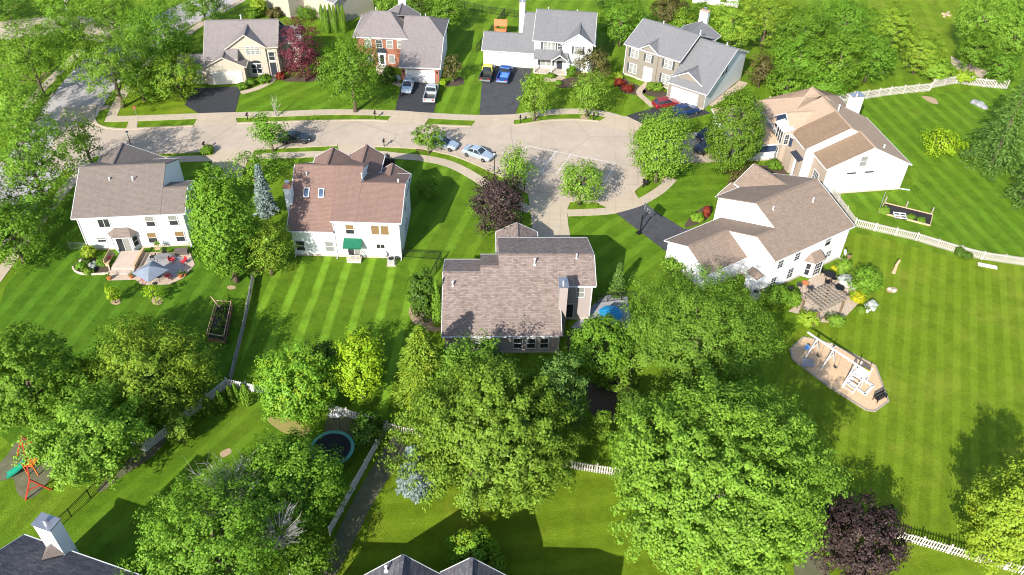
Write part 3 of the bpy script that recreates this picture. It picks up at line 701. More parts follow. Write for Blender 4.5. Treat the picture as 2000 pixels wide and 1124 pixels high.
h.pipe(-.4, 7.2, 7.7, .9, .1); h.finish(); H9 = h

# ---- cream house cut by the top edge
a, b, c = at(568, 36), at(515, 14), at(600, 20)
az = math.degrees(math.atan2(a[1] - b[1], a[0] - b[0]))
L = math.hypot(a[0] - b[0], a[1] - b[1])
h = House('house', 'pale cream house cut off by the top edge, above the row of columnar evergreens', b[0], b[1], az, sid_cream, roof_grey, white)
h.wing('v', 0, 9, 0, L / 2, L, 4.4, 7.5, 4.4)
h.wing('u', L, L + 9, 3.5, 8.5, 13, 4.4, 7.2, 4.4, oa=(-.1, .3), gable=(0, 1))
h.win('-v', 3.5, L + 6.3, .6, 2.4, 1.6, 'slider')
h.finish(); H10 = h

# ---- dark roofed house, lower left corner
zr = 8.6; dsh = zr / math.tan(SUN_EL)
g1 = at(313, 930); rx, ry = g1[0] - dsh * math.cos(SH_AZ), g1[1] - dsh * math.sin(SH_AZ)
p0 = at(48, 1048, 4.6); p1 = at(262, 1123, 4.6)
az = math.degrees(math.atan2(p1[1] - p0[1], p1[0] - p0[0]))
h = House('house', 'charcoal roofed house in the bottom left corner with a tall white chimney', p0[0], p0[1], az, sid_white, roof_dark)
ca, sa = math.cos(R(az)), math.sin(R(az)); ul = (rx - p0[0]) * ca + (ry - p0[1]) * sa; vl = -(rx - p0[0]) * sa + (ry - p0[1]) * ca
h.ridge_info = (ul, vl)
h.wing('u', .3, max(ul + 9, 14), -9.2, -4.8, -.35, 4.8, 7.0, 4.8)
h.wing('u', max(ul, 3.), max(ul, 3.) + 10, -13.5, -8.5, -3.6, 6.2, 8.6, 6.2)
q = at(76, 1085, 5.2); uc = (q[0] - p0[0]) * ca + (q[1] - p0[1]) * sa
h.chimney(uc + .1, uc + 1.75, -.5, .55, 0, 8.4, sid_white, metal)
ck = MB(); ck.add([(uc, -.5, 5.2), (uc + 1.85, -.5, 5.2), (uc + .92, -1.7, 5.75), (uc + .92, -.5, 6.2)], [(0, 2, 3), (2, 1, 3), (1, 0, 3), (0, 1, 2)])
ck.build('chimney_cricket', roof_grey_brown, h.r, recalc=True)
h.finish(); H11 = h

# ---- dark roofed house at the bottom edge
h = House('house', 'charcoal gabled house of which two roof peaks show at the bottom edge', -3.65, 36.91, 0, sid_tan, roof_dark)
h.wing('v', -16, -2.75, -7.2, -4.15, -1.1, 3.7, 7.0, 3.7)
h.wing('v', -15, -2.6, -1.05, 1.1, 3.5, 4.3, 6.6, 4.1)
h.wing('u', -12, 8, -14, -9, -4.2, 4.6, 7.6, 4.6)
h.pipe(-5.4, -3.2, 6.0, .5, .08)
h.finish(); H12 = h

# ---- sliver of a pale house beyond the trees
X, Y = at(1352, 6)
h = House('house', 'pale house half hidden beyond the trees at the top edge behind the chimney', X, Y, -12, sid_white, roof_grey)
h.wing('u', 0, 9, 0, 5, 10, 3.2, 6, 3.2); h.win('-v', 0, 2.5, .8, 2.2, 1.2, 'sash'); h.win('-v', 0, 6, .8, 2.2, 1.2, 'sash')
h.finish()
# ------------------------------------------------------------------ ground, roads, lawns
def G(pts): return [at(*p) for p in pts]
def smooth_closed(P, n=4):
    out = []
    N = len(P)
    for i in range(N):
        p0, p1, p2, p3 = P[i - 1], P[i], P[(i + 1) % N], P[(i + 2) % N]
        for k in range(n):
            t = k / n
            out.append(tuple(.5 * (2 * p1[j] + (-p0[j] + p2[j]) * t + (2 * p0[j] - 5 * p1[j] + 4 * p2[j] - p3[j]) * t * t + (-p0[j] + 3 * p1[j] - 3 * p2[j] + p3[j]) * t ** 3) for j in (0, 1)))
    return out
def smooth_open(P, n=5):
    Q = [(2 * P[0][0] - P[1][0], 2 * P[0][1] - P[1][1])] + list(P) + [(2 * P[-1][0] - P[-2][0], 2 * P[-1][1] - P[-2][1])]
    out = []
    for i in range(1, len(Q) - 2):
        p0, p1, p2, p3 = Q[i - 1], Q[i], Q[i + 1], Q[i + 2]
        for k in range(n):
            t = k / n
            out.append(tuple(.5 * (2 * p1[j] + (-p0[j] + p2[j]) * t + (2 * p0[j] - 5 * p1[j] + 4 * p2[j] - p3[j]) * t * t + (-p0[j] + 3 * p1[j] - 3 * p2[j] + p3[j]) * t ** 3) for j in (0, 1)))
    out.append(tuple(P[-1])); return out
def strip(P, wd):
    L, Rr = [], []
    for i, p in enumerate(P):
        a, b = P[max(0, i - 1)], P[min(len(P) - 1, i + 1)]
        d = Vector((b[0] - a[0], b[1] - a[1])).normalized(); n = Vector((-d.y, d.x)) * wd / 2
        L.append((p[0] + n.x, p[1] + n.y)); Rr.append((p[0] - n.x, p[1] - n.y))
    return L, Rr
def strip_mesh(b, P, wd, z, h=0):
    L, Rr = strip(P, wd)
    for i in range(len(P) - 1):
        q = [L[i], Rr[i], Rr[i + 1], L[i + 1]]
        if h: b.slab([(x, y, z) for x, y in q], h)
        else: b.add([(x, y, z) for x, y in q], [(0, 1, 2, 3)])
    return b
def dir_of(a, b):
    p, q = at(*a), at(*b); return math.atan2(q[1] - p[1], q[0] - p[0])

A1_, A2_, A3_ = (.10, .19, .008), (.145, .25, .012), (.20, .25, .022)
g_base = grass('turf', A1_, A2_, A3_, R(75), 2.4, .25)
MB().sheet([(-900, -400), (900, -400), (900, 1500), (-900, 1500)], -.02).build('ground', g_base)['kind'] = 'structure'

def lawn(pts, ang, period=2.2, amt=.35, thin=.5, cols=None, z=.0, name='lawn', dry=.25, sm=True):
    lawn.k += 1
    c = cols or (A1_, A2_, A3_)
    P = G(pts); P = smooth_closed(P, 3) if sm else P
    o = MB().sheet(P, z - .012 + .0004 * lawn.k).build(name, grass('mown turf', *c, ang, period, amt, thin, dry)); o['kind'] = 'structure'; return o
lawn.k = 0
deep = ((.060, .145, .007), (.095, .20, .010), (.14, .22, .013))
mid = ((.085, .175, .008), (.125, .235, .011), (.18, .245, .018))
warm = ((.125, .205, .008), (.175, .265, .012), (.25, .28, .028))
lawn([(575, 497), (500, 540), (490, 640), (462, 735), (520, 755), (640, 790), (760, 825), (800, 680), (850, 560), (785, 505)], dir_of((677, 652), (714, 531)), 2.15, .8, .6, mid, sm=False)
lawn([(785, 505), (850, 560), (870, 500), (985, 440), (930, 352), (840, 318), (770, 312), (760, 345)], dir_of((840, 460), (905, 350)), 2.6, .42, .6, mid)
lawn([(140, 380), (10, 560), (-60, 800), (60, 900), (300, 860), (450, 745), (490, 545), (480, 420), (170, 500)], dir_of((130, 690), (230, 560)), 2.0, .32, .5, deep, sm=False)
lawn([(1112, 422), (1240, 425), (1305, 500), (1260, 580), (1120, 640), (1115, 480)], dir_of((1180, 560), (1300, 470)), 2.2, .3, .5, mid)
lawn([(1640, 500), (1665, 455), (1880, 507), (2090, 540), (2250, 900), (2100, 1180), (1740, 1030), (1580, 900), (1480, 700), (1560, 640)], dir_of((1850, 900), (1856, 600)), 1.35, .22, .45, warm, dry=.4)
lawn([(1640, 380), (1700, 415), (1860, 480), (2080, 520), (2250, 400), (2100, 200), (1960, 170), (1830, 185), (1690, 190), (1700, 300), (1790, 330), (1770, 372)], dir_of((1800, 250), (1980, 420)), 1.9, .3, .5, mid)
lawn([(660, 1130), (760, 860), (1110, 900), (1300, 925), (1740, 1030), (2000, 1120), (2000, 1300), (600, 1300)], R(10), 2.3, .2, .5, warm, dry=.4)
lawn([(110, 1030), (300, 880), (440, 745), (640, 792), (750, 830), (640, 1040), (600, 1200), (0, 1300)], R(60), 1.9, .25, .5, mid, sm=False)
lawn([(462, 220), (475, 180), (550, 160), (640, 90), (780, 150), (772, 216), (700, 213)], dir_of((520, 210), (600, 175)), 2.6, .3, .5, mid, sm=False)
lawn([(850, 220), (862, 170), (900, 80), (950, 60), (945, 130), (937, 225)], dir_of((870, 220), (930, 80)), 2.0, .4, .5, mid, sm=False)
lawn([(224, 228), (260, 160), (300, 120), (375, 172), (361, 206), (390, 222)], R(20), 2.2, .2, .5, warm, dry=.5, sm=False)
lawn([(1320, 330), (1290, 372), (1262, 395), (1345, 440), (1385, 410), (1420, 330)], R(10), 2.0, .2, .5, mid)
lawn([(1740, -60), (1690, 40), (1760, 110), (1880, 110), (1900, 20), (1870, -60)], R(80), 3, .15, .5, warm, dry=.5)

# soil, mulch, bare patches and sheets that stand for shade
mulch = mineral('dark mulch and shade', (.06, .044, .03), (.11, .08, .055), 5, stain=.3, bump=.8)
soil = mineral('bare soil and shade', (.085, .095, .05), (.16, .145, .09), 1.2, stain=.3, bump=.6)  # colour also stands for the shade along the long fence
chips = mineral('pale wood chips', (.30, .22, .13), (.42, .31, .19), 4, stain=.15, bump=.7)
sandm = mineral('play sand', (.50, .34, .20), (.60, .43, .27), 2.5, stain=.2, bump=.5)
def patch(name, pts, mat, z=.012, sm=True, n=3):
    P = G(pts); P = smooth_closed(P, n) if sm else P
    o = MB().sheet(P, z).build(name, mat); o['kind'] = 'structure'; return o
patch('mulch_or_shade_bed', [(1230, 90 + 70), (1245, 166), (1262, 178), (1248, 186), (1215, 180), (1207, 160), (1215, 150)], mulch)
patch('mulch_or_shade_bed', [(1255, 172), (1266, 165), (1310, 186), (1306, 192), (1262, 186)], mulch)
patch('mulch_or_shade_bed', [(555, 152), (625, 148), (635, 158), (560, 160)], mulch)
patch('mulch_or_shade_bed', [(880, 160), (900, 150), (905, 165), (868, 170), (862, 162)], mulch)
patch('mulch_or_shade_bed', [(1085, 160), (1130, 150), (1175, 155), (1150, 166), (1095, 172)], mulch)
patch('mulch_or_shade_bed', [(1390, 405), (1380, 430), (1340, 445), (1342, 432), (1372, 405)], mulch)
patch('mulch_or_shade_bed', [(1420, 360), (1460, 325), (1540, 330), (1520, 350), (1440, 380)], mulch)
patch('mulch_or_shade_bed', [(800, 600), (860, 600), (865, 645), (815, 640)], chips)
patch('mulch_or_shade_bed', [(1120, 640), (1205, 625), (1235, 700), (1225, 780), (1190, 830), (1150, 800), (1140, 740), (1110, 690)], mulch)  # dark sheet that mostly stands in for shade between the trees
patch('soil_or_shade_patch', [(0, 905), (45, 855), (110, 880), (95, 940), (60, 975), (35, 965), (25, 935), (0, 940), (-60, 930)], soil)
patch('soil_or_shade_patch', [(650, 1060), (700, 960), (770, 850), (790, 880), (730, 980), (690, 1060), (650, 1130), (620, 1130)], soil)  # grey green strip painted where shade lies along the fence
patch('soil_or_shade_patch', [(640, 815), (690, 815), (700, 850), (640, 860)], soil)
patch('soil_or_shade_patch', [(270, 880), (300, 860), (330, 850), (300, 890), (240, 930), (200, 960), (195, 950)], soil)
patch('grass_worn', [(1560, 1050), (1600, 1080), (1620, 1124), (1555, 1140)], soil)
patch('soil_or_shade_patch', [(430, 885), (447, 876), (452, 884), (436, 894)], chips)
patch('soil_or_shade_patch', [(1800, 188), (1825, 192), (1832, 204), (1815, 200)], chips)
patch('worn_turf', [(522, 822), (540, 815), (600, 830), (600, 850), (560, 848)], mineral('dry turf', (.24, .22, .06), (.32, .26, .10), 3))
for (x, y, rx, ry) in ((226, 590, 10, 6), (307, 588, 11, 8), (1195, 405, 8, 4), (1045, 233, 6, 3), (1142, 229, 9, 4), (452, 562, 9, 4), (1884, 158, 3, 2), (1742, 567, 11, 6), (350, 860, 6, 3), (1305, 352, 16, 6)):
    patch('tree_ring', [(x + rx * math.cos(a), y + ry * math.sin(a)) for a in [k * math.pi / 5 for k in range(10)]], chips, .016)

# ---- pavements
conc_rd = mineral('pale concrete road', (0.380, 0.310, 0.243), (0.441, 0.365, 0.286), .7, seam=(11., 40.0, R(2)), crack=True, stain=.3)
conc_old = mineral('grey street concrete', (0.330, 0.308, 0.297), (0.396, 0.369, 0.352), .7, crack=True, stain=.3)
conc_w = mineral('sidewalk concrete', (0.392, 0.325, 0.240), (0.453, 0.380, 0.284), 1.2, seam=(1.5, 1.5, R(3)), stain=.2)
conc_a = mineral('apron concrete', (0.403, 0.326, 0.238), (0.458, 0.373, 0.277), 1.0, seam=(2.4, 2.2, R(4)), stain=.25)
asph = mineral('dark sealed asphalt', (.032, .033, .037), (.048, .049, .054), 1.5, stain=.1, crack=True)
asph_old = mineral('worn asphalt', (.050, .051, .056), (.075, .075, .08), 1.0, stain=.35, crack=True)

north = [(250, 252.7), (300, 250.5), (377, 247), (463, 241.5), (560, 238.5), (700, 235.5), (757, 237), (828, 244.5), (920, 248), (1003, 245), (1021, 243.5), (1055, 238), (1090, 234.8), (1136, 234.5), (1170, 238), (1194, 246), (1219, 255), (1237, 265), (1252, 284), (1262, 310), (1263, 334), (1256, 358), (1237, 374.5), (1219, 382), (1182, 391), (1150, 394.5), (1113, 393.5), (1071, 389.7), (1032, 378)]
south = [(1007, 362), (985, 348), (956, 334), (930, 322), (906, 312), (883, 304), (860, 298.5), (828, 292), (780, 288.5), (735, 286.5), (659, 284.5), (580, 288), (498, 292), (416, 296), (299, 301), (200, 305)]
nw_corner = [(188, 205), (184, 215), (182.5, 228), (186, 238), (194, 245.5), (210, 250.5), (230, 252.6)]
sw_corner = [(185, 308), (165, 318), (150, 335)]
road_poly = smooth_open(G(nw_corner + north + south + sw_corner), 4) + G([(90, 330), (120, 210)])
o = MB().sheet(road_poly, .010).build('road', conc_rd); o['kind'] = 'structure'
side_c = smooth_open(G([(-140, 560), (-20, 435), (35, 365), (100, 275), (152, 196), (214, 120), (290, 66), (372, 24), (450, -14), (560, -60), (700, -110)]), 6)
b = MB(); strip_mesh(b, side_c, 9.0, .006); o = b.build('road', conc_old); o['kind'] = 'structure'
cross_c = smooth_open(G([(-160, 85), (-40, 66), (40, 56), (130, 52), (260, 66)]), 6)
b = MB(); strip_mesh(b, cross_c, 9.0, .002); o = b.build('road', conc_rd); o['kind'] = 'structure'
# kerbs, with gaps at the driveway aprons
def kerb(pts, sm=3):
    b = MB(); P = smooth_open(G(pts), sm); strip_mesh(b, P, .32, .10, .1); o = b.build('kerb', conc_w); o['kind'] = 'structure'
kerb(nw_corner + [(250, 252.7), (300, 250.5), (377, 247)]); kerb([(463, 241.5), (560, 238.5), (700, 235.5), (757, 237)]); kerb([(828, 244.5), (920, 248)])
kerb([(1003, 245), (1021, 243.5), (1055, 238), (1090, 234.8), (1136, 234.5), (1170, 238)]); kerb([(1256, 358), (1237, 374.5)]); kerb([(1161, 394), (1150, 394.5), (1113, 393.5)])
kerb([(1032, 378), (1007, 362), (985, 348), (956, 334), (930, 322), (906, 312), (883, 304), (860, 298.5), (828, 292), (780, 288.5), (735, 286.5)]); kerb([(659, 284.5), (580, 288), (498, 292)]); kerb([(416, 296), (299, 301), (200, 305)])
L_, R_ = strip(side_c, 9.2)
kerb_l = [p for p in L_]; b = MB(); strip_mesh(b, kerb_l[2:26], .28, .1, .1); o = b.build('kerb', conc_w); o['kind'] = 'structure'
b = MB(); strip_mesh(b, R_[30:54], .28, .1, .1); o = b.build('kerb', conc_w); o['kind'] = 'structure'

def walk(pts, wd=1.3, z=.03, mat=None):
    b = MB(); strip_mesh(b, smooth_open(G(pts), 4), wd, z, .05); o = b.build('sidewalk', mat or conc_w); o['kind'] = 'structure'
walk([(219, 233), (300, 230.5), (389, 227), (461, 225), (560, 222.5), (650, 219.3), (768, 221.5), (828, 225.5), (931, 230.5), (1004, 229), (1041, 223.5), (1095, 218.3), (1157, 219.5), (1207, 230), (1243, 247)], 1.7)
walk([(214, 238), (231, 200), (250, 172), (300, 115), (370, 64), (410, 36), (470, 2), (520, -25)], 1.5, .034)
walk([(-90, 640), (-30, 575), (17, 513), (60, 455), (134, 362), (172, 318)], 1.5, .034)
walk([(20, 250), (60, 198), (118, 138), (160, 98)], 1.5, .034)
walk([(200, 314), (340, 311.5), (418, 309), (512, 305.5), (640, 301), (735, 301), (776, 305), (828, 309.6), (881, 322), (934.7, 350.5), (985, 387), (1036, 411)], 1.6)
walk([(1108, 416.5), (1184, 413), (1225, 404), (1255, 393), (1290.6, 371), (1312, 350)], 1.5)
def pave(name, pts, mat, z=.022, sm=False):
    P = G(pts); P = smooth_closed(P, 3) if sm else P
    o = MB().sheet(P, z).build(name, mat); o['kind'] = 'structure'
pave('driveway_apron', [(390, 224), (459, 221.5), (463, 242), (377, 247.5)], conc_a, .036)
pave('driveway_apron', [(252, 237), (269, 235), (268, 251.5), (246, 253)], conc_a, .036)
pave('driveway_apron', [(188, 212), (212, 205), (217, 210), (190, 219)], conc_a, .036)
pave('driveway_apron', [(771, 218), (846, 221.5), (828, 245), (755, 238)], conc_a, .036)
pave('driveway_apron', [(936, 226), (1006, 224), (1003, 246), (920, 248.5)], conc_a, .036)
pave('driveway_apron', [(1190, 226), (1225, 228), (1256, 243), (1237, 266), (1219, 256), (1168, 238.5)], conc_a, .036)
pave('driveway_apron', [(1161, 395), (1182, 391.5), (1219, 382), (1238, 374), (1249, 391), (1258, 399), (1203, 416), (1190, 409)], conc_a, .036)
pave('driveway', [(1031, 377), (1071, 390.2), (1114, 394), (1107, 412), (1110, 440), (1116, 475), (1040, 478), (1038, 430)], conc_w, .036)
pave('driveway', [(659, 283.5), (736, 285.5), (724, 302), (716, 352), (668, 352), (664, 302)], conc_a, .036)
pave('driveway', [(416, 295), (500, 291), (482, 318), (470, 350), (408, 350), (416, 312)], conc_a, .036)
pave('driveway', [(374, 172.8), (471.5, 169.5), (459, 221.8), (391.5, 224), (361, 206)], asph)
pave('driveway', [(786, 159), (860.5, 164.5), (847, 221.5), (771, 218)], asph)
pave('driveway', [(943.6, 126), (1040, 135), (1006, 224.5), (936.5, 226.5)], asph_old)
pave('driveway', [(1219, 228), (1282, 209), (1307, 190), (1374, 213.5), (1388, 222), (1336, 235), (1290, 247), (1256, 243.5)], asph)
pave('driveway', [(1250, 290), (1335, 262), (1385, 255), (1500, 262), (1500, 312), (1385, 318), (1338, 318), (1258, 330)], conc_a)
pave('driveway', [(1202, 416), (1259.5, 400), (1335, 447), (1400, 452), (1330, 505), (1301, 492)], asph_old)
# walks to the doors
walk([(471, 182), (505, 172), (528, 160), (541, 148)], 1.1, .028, conc_a)
walk([(785, 168), (765, 160), (748, 150), (741, 138)], 1.0, .028, conc_a)
walk([(1275, 208), (1262, 196), (1248, 180), (1268, 160)], 1.0, .028, conc_a)
walk([(1384, 205), (1410, 190), (1440, 172), (1452, 160)], 1.6, .02, conc_a)
walk([(1062, 155), (1085, 156), (1100, 150)], 1.4, .028, conc_a)
# painted parking marks in the turning circle
paint = plain('worn road paint', (.52, .50, .48), .7, var=.15, scale=2)
b = MB()
def line_px(a, c, wd=.14): strip_mesh(b, [at(*a), at(*c)], wd, .016)
K = lambda x, y: (860 + x / 4.348, 200 + y / 4.348)
line_px(K(738, 372), K(1490, 520)); 
b2 = b
for z_, (a, c) in enumerate(((K(735, 376), K(690, 440)), (K(980, 422), K(862, 590)), (K(1105, 445), K(985, 610)), (K(1485, 524), K(1390, 690)))): strip_mesh(b, [at(*a), at(*c)], .14, .0175 + z_ * .0003)
strip_mesh(b, [at(*K(770, 478)), at(*K(915, 503))], .14, .0192); strip_mesh(b, [at(*K(770, 575)), at(*K(900, 600))], .14, .0195)
o = b.build('road_marking', paint); o['kind'] = 'structure'
# patios
paver = mineral('tan patio pavers', (.42, .33, .25), (.52, .41, .31), 2, seam=(.5, .3, R(8)), stain=.2)
paver_g = mineral('grey patio stone', (.28, .28, .29), (.34, .34, .35), 2, seam=(.6, .6, R(8)), stain=.2)
P1 = lambda x, y: (120 + x / 6.611, 450 + y / 6.611)
pave('patio', [P1(620, 560), P1(600, 655), P1(960, 645), P1(1040, 715), P1(1400, 705), P1(1580, 620), P1(1725, 450), P1(1660, 290), P1(1050, 290), P1(1000, 460)], paver, .06)
pave('patio', [P1(1100, 400), P1(1130, 345), P1(1500, 335), P1(1640, 380), P1(1560, 560), P1(1440, 610), P1(1250, 560)], paver_g, .066)
P6 = lambda x, y: (1480 + x / 7.143, 500 + y / 7.143)
pave('patio', [P6(420, 780), P6(640, 620), P6(560, 420), P6(880, 240), P6(1060, 260), P6(1330, 480), P6(1430, 640), P6(1130, 950), P6(860, 930), P6(640, 830)], paver, .05)
pave('patio', [(1115, 640), (1165, 590), (1190, 575), (1225, 580), (1235, 640), (1150, 660)], paver_g, .03)
pave('patio', [(1570, 330), (1610, 355), (1600, 372), (1560, 350), (1530, 330)], paver, .03)
pave('play_sand', [(1543, 683), (1569, 660), (1577, 661), (1620, 672), (1680, 700), (1709, 715), (1735, 785), (1709, 804), (1692, 802), (1620, 757), (1548, 703)], sandm, .05, False)
b = MB(); q = G([(1543, 683), (1569, 660), (1577, 661), (1620, 672), (1680, 700), (1709, 715), (1735, 785), (1709, 804), (1692, 802), (1620, 757), (1548, 703), (1543, 683)])
strip_mesh(b, q, .18, .12, .12); o = b.build('sandpit_edging', wood_grey); tag(o, 'weathered timber edging around the sandy play area', 'edging')
# ------------------------------------------------------------------ trees and plants
rng = np.random.default_rng(7)
def unit(a): return a / np.maximum(np.linalg.norm(a, axis=-1, keepdims=True), 1e-6)
def leaf_mesh(name, C, N, S, T=None, rnd=None, cl=None, asp=.62, mat=None):
    n = len(C)
    r_ = rng.normal(size=(n, 3)) if T is None else T + rng.normal(size=(n, 3)) * .25
    t = unit(r_ - N * np.sum(r_ * N, 1, keepdims=True)); b = np.cross(N, t)
    hs = S[:, None] * .5
    v = np.empty((n, 4, 3), np.float32)
    v[:, 0] = C - t * hs; v[:, 1] = C + b * hs * asp; v[:, 2] = C + t * hs; v[:, 3] = C - b * hs * asp
    v[:, 1] += N * hs * .18; v[:, 3] += N * hs * .18
    me = bpy.data.meshes.new(name)
    me.vertices.add(n * 4); me.loops.add(n * 4); me.polygons.add(n)
    me.vertices.foreach_set('co', v.ravel()); me.loops.foreach_set('vertex_index', np.arange(n * 4, dtype=np.int32))
    me.polygons.foreach_set('loop_start', np.arange(0, n * 4, 4, dtype=np.int32))
    uv = me.uv_layers.new(name='UVMap')
    rr = rng.random(n) if rnd is None else rnd
    q = np.repeat(np.stack([rr, cl if cl is not None else rng.random(n)], 1), 4, axis=0).astype(np.float32)
    uv.data.foreach_set('uv', q.ravel())
    me.update(calc_edges=True); me.materials.append(mat); return me

def broad(r, rz, rc, ls, dens=2.0, per=30, shell=.5, lob=.2, flat=.75, spray=.0, droop=0., asp=.62, mat=None, bottom=-.92, seed=0, cone=0., arms=0):
    """a crown of many leaf clumps spread over an uneven ellipsoid shell (origin at the crown's centre)"""
    g = np.random.default_rng(seed + 11)
    ra = (r * r * rz) ** (1 / 3)
    n = max(14, int(dens * 4 * ra * ra / (rc * rc)))
    d = unit(g.normal(size=(int(n * 1.6), 3))); d = d[d[:, 2] > bottom][:n]; n = len(d)
    e = unit(g.normal(size=(11, 3))); am = g.uniform(-lob, lob, 11)
    L = 1 + np.sum(am * np.exp(-(1 - d @ e.T) * 6), 1)
    e2 = unit(g.normal(size=(40, 3))); am2 = g.uniform(-lob * .8, lob * .8, 40)
    L += np.sum(am2 * np.exp(-(1 - d @ e2.T) * 22), 1)
    rho = 1 - shell * g.random(n) ** 1.6
    sc_ = np.array([r, r, rz]) * (.90 if r > 5.2 and spray else .98)
    c = d * (rho * L)[:, None] * sc_
    if cone: c[:, :2] *= (1 - cone * np.clip(c[:, 2:3] / rz, -1, 1))
    if arms:
        ae = unit(g.normal(size=(arms, 3)) + [0, 0, .25]); av = []
        for q in ae:
            top = g.uniform(1.02, 1.22); sp = g.uniform(.05, .11)
            for f in np.arange(.78, top, rc * .55 / r): av.append(unit(q + g.normal(size=3) * sp * (1.35 - f) * 2.2) * f * sc_)
        av = np.array(av)
        if cone: av[:, :2] *= (1 - cone * np.clip(av[:, 2:3] / rz, -1, 1))
        c = np.concatenate([c, av]); d = np.concatenate([d, unit(av / sc_)]); n = len(c)
    k = per
    o = unit(g.normal(size=(n, k, 3))) * (g.random((n, k, 1)) ** .4)
    crs = rc * g.uniform(.65, 1.25, (n, 1, 1))
    off = o * crs; off[:, :, 2] *= flat
    dd = np.repeat(d[:, None, :], k, 1)
    if spray: off += dd * (np.sum(o * dd, 2, keepdims=True)) * crs * spray
    P = c[:, None, :] + off
    if droop: P[:, :, 2] -= droop * np.linalg.norm(off, axis=2) ** 1.5
    N = unit(.7 * dd + .6 * o + np.array([0, 0, .4]) + g.normal(size=(n, k, 3)) * .33)
    S = ls * g.uniform(.7, 1.35, (n * k))
    cl = np.repeat(g.random(n), k)
    T = None
    if droop: T = (dd * .6 + np.array([0, 0, -1.])).reshape(-1, 3)
    return leaf_mesh('crown', P.reshape(-1, 3), N.reshape(-1, 3), S, T, None, cl, asp, mat), c

def conifer(r, hgt, ls=.34, mat=None, seed=0, z0=.5, dz=.42, full=1., tip=.85, asp=.4):
    """whorls of boughs carrying drooping needle sprays (origin at the ground)"""
    g = np.random.default_rng(seed + 5)
    P, N, T, CL = [], [], [], []
    z = z0
    while z < hgt - .15:
        t = (z - z0) / (hgt - z0); Lm = r * (1 - t) ** tip * (.55 + .45 * min(1, (t + .06) * 7)) + .12
        nb = max(4, int(full * (5 + 6 * Lm / max(r, .1))))
        a0 = g.random() * 6.28
        for i in range(nb):
            a = a0 + 6.283 * i / nb + g.normal() * .22; L = Lm * g.uniform(.72, 1.12); cl = g.random()
            u = np.array([math.cos(a), math.sin(a), 0]); s_ = np.array([-u[1], u[0], 0])
            m_ = max(2, int(L / .24))
            for j in range(m_):
                f = (j + .7) / m_
                if f < .22 and L > .8: continue
                p = u * L * f + np.array([0, 0, z + .12 * L * f - .38 * L * f * f + g.normal() * .05])
                wd = .34 * L * (1.05 - f) + .16
                for q in range(5):
                    sgn = g.uniform(-1, 1)
                    P.append(p + s_ * sgn * wd + np.array([0, 0, -abs(sgn) * .14 - g.random() * .1]))
                    N.append(np.array([0, 0, 1.]) + g.normal(size=3) * .42 + u * .25); T.append(u * 1.0 + s_ * sgn * .8 + np.array([0, 0, -.25])); CL.append(cl)
        z += dz * (1.1 - .45 * t)
    P, N, T = np.array(P), unit(np.array(N)), np.array(T)
    return leaf_mesh('crown', P, N, ls * g.uniform(.75, 1.3, len(P)), T, None, np.array(CL), asp, mat)

def column(r, hgt, ls=.2, mat=None, seed=0, dens=170, point=.75):
    g = np.random.default_rng(seed + 3)
    n = int(dens * 2 * math.pi * r * hgt)
    t = g.random(n); a = g.random(n) * 6.283
    prof = np.minimum(1, (t + .03) * 6) ** .5 * (1 - t ** 2.2) ** point
    lob = 1 + .14 * np.sin(3 * a + 5 * t + seed) + .08 * np.sin(7 * a - 9 * t)
    rad = r * prof * lob * (1 - .35 * g.random(n) ** 2)
    P = np.stack([rad * np.cos(a), rad * np.sin(a), t * hgt + .03], 1)
    N = unit(np.stack([np.cos(a), np.sin(a), .35 + 0 * a], 1) + g.normal(size=(n, 3)) * .5)
    T = np.stack([np.cos(a) * .3, np.sin(a) * .3, np.ones(n)], 1)
    return leaf_mesh('crown', P, N, ls * g.uniform(.7, 1.3, n), T, None, np.floor(a * 2 + t * 9) % 7 / 7., .55, mat)

def trunk_mesh(hc, r, rz, base, mat, seed=0, limbs=7, lean=0.):
    g = random.Random(seed); b = MB()
    top = hc + rz * .35
    pts = []; nseg = 6
    for i in range(nseg + 1):
        t = i / nseg; pts.append((g.uniform(-.06, .06) * r * t + lean * t, g.uniform(-.06, .06) * r * t, top * t - (.15 if i == 0 else 0)))
    b.tube(pts, [base * (1.25 if i == 0 else 1 - .75 * i / nseg) for i in range(nseg + 1)], 8)
    z0 = max(.4, hc - rz)
    for k in range(limbs):
        a = 6.283 * k / limbs + g.uniform(-.4, .4); zs = z0 + (top - z0) * g.uniform(.0, .7); L = r * g.uniform(.55, .85)
        p0 = Vector((lean * zs / top, 0, zs)); up = g.uniform(.25, .8)
        q = [p0 + Vector((math.cos(a) * L * f, math.sin(a) * L * f, L * up * f * (1.2 - .3 * f))) + Vector((g.uniform(-.05, .05), g.uniform(-.05, .05), 0)) * r * f for f in (0, .35, .7, 1)]
        b.tube(q, [base * .42, base * .3, base * .18, base * .06], 6)
    return b.mesh('trunk', mat, smooth=True)

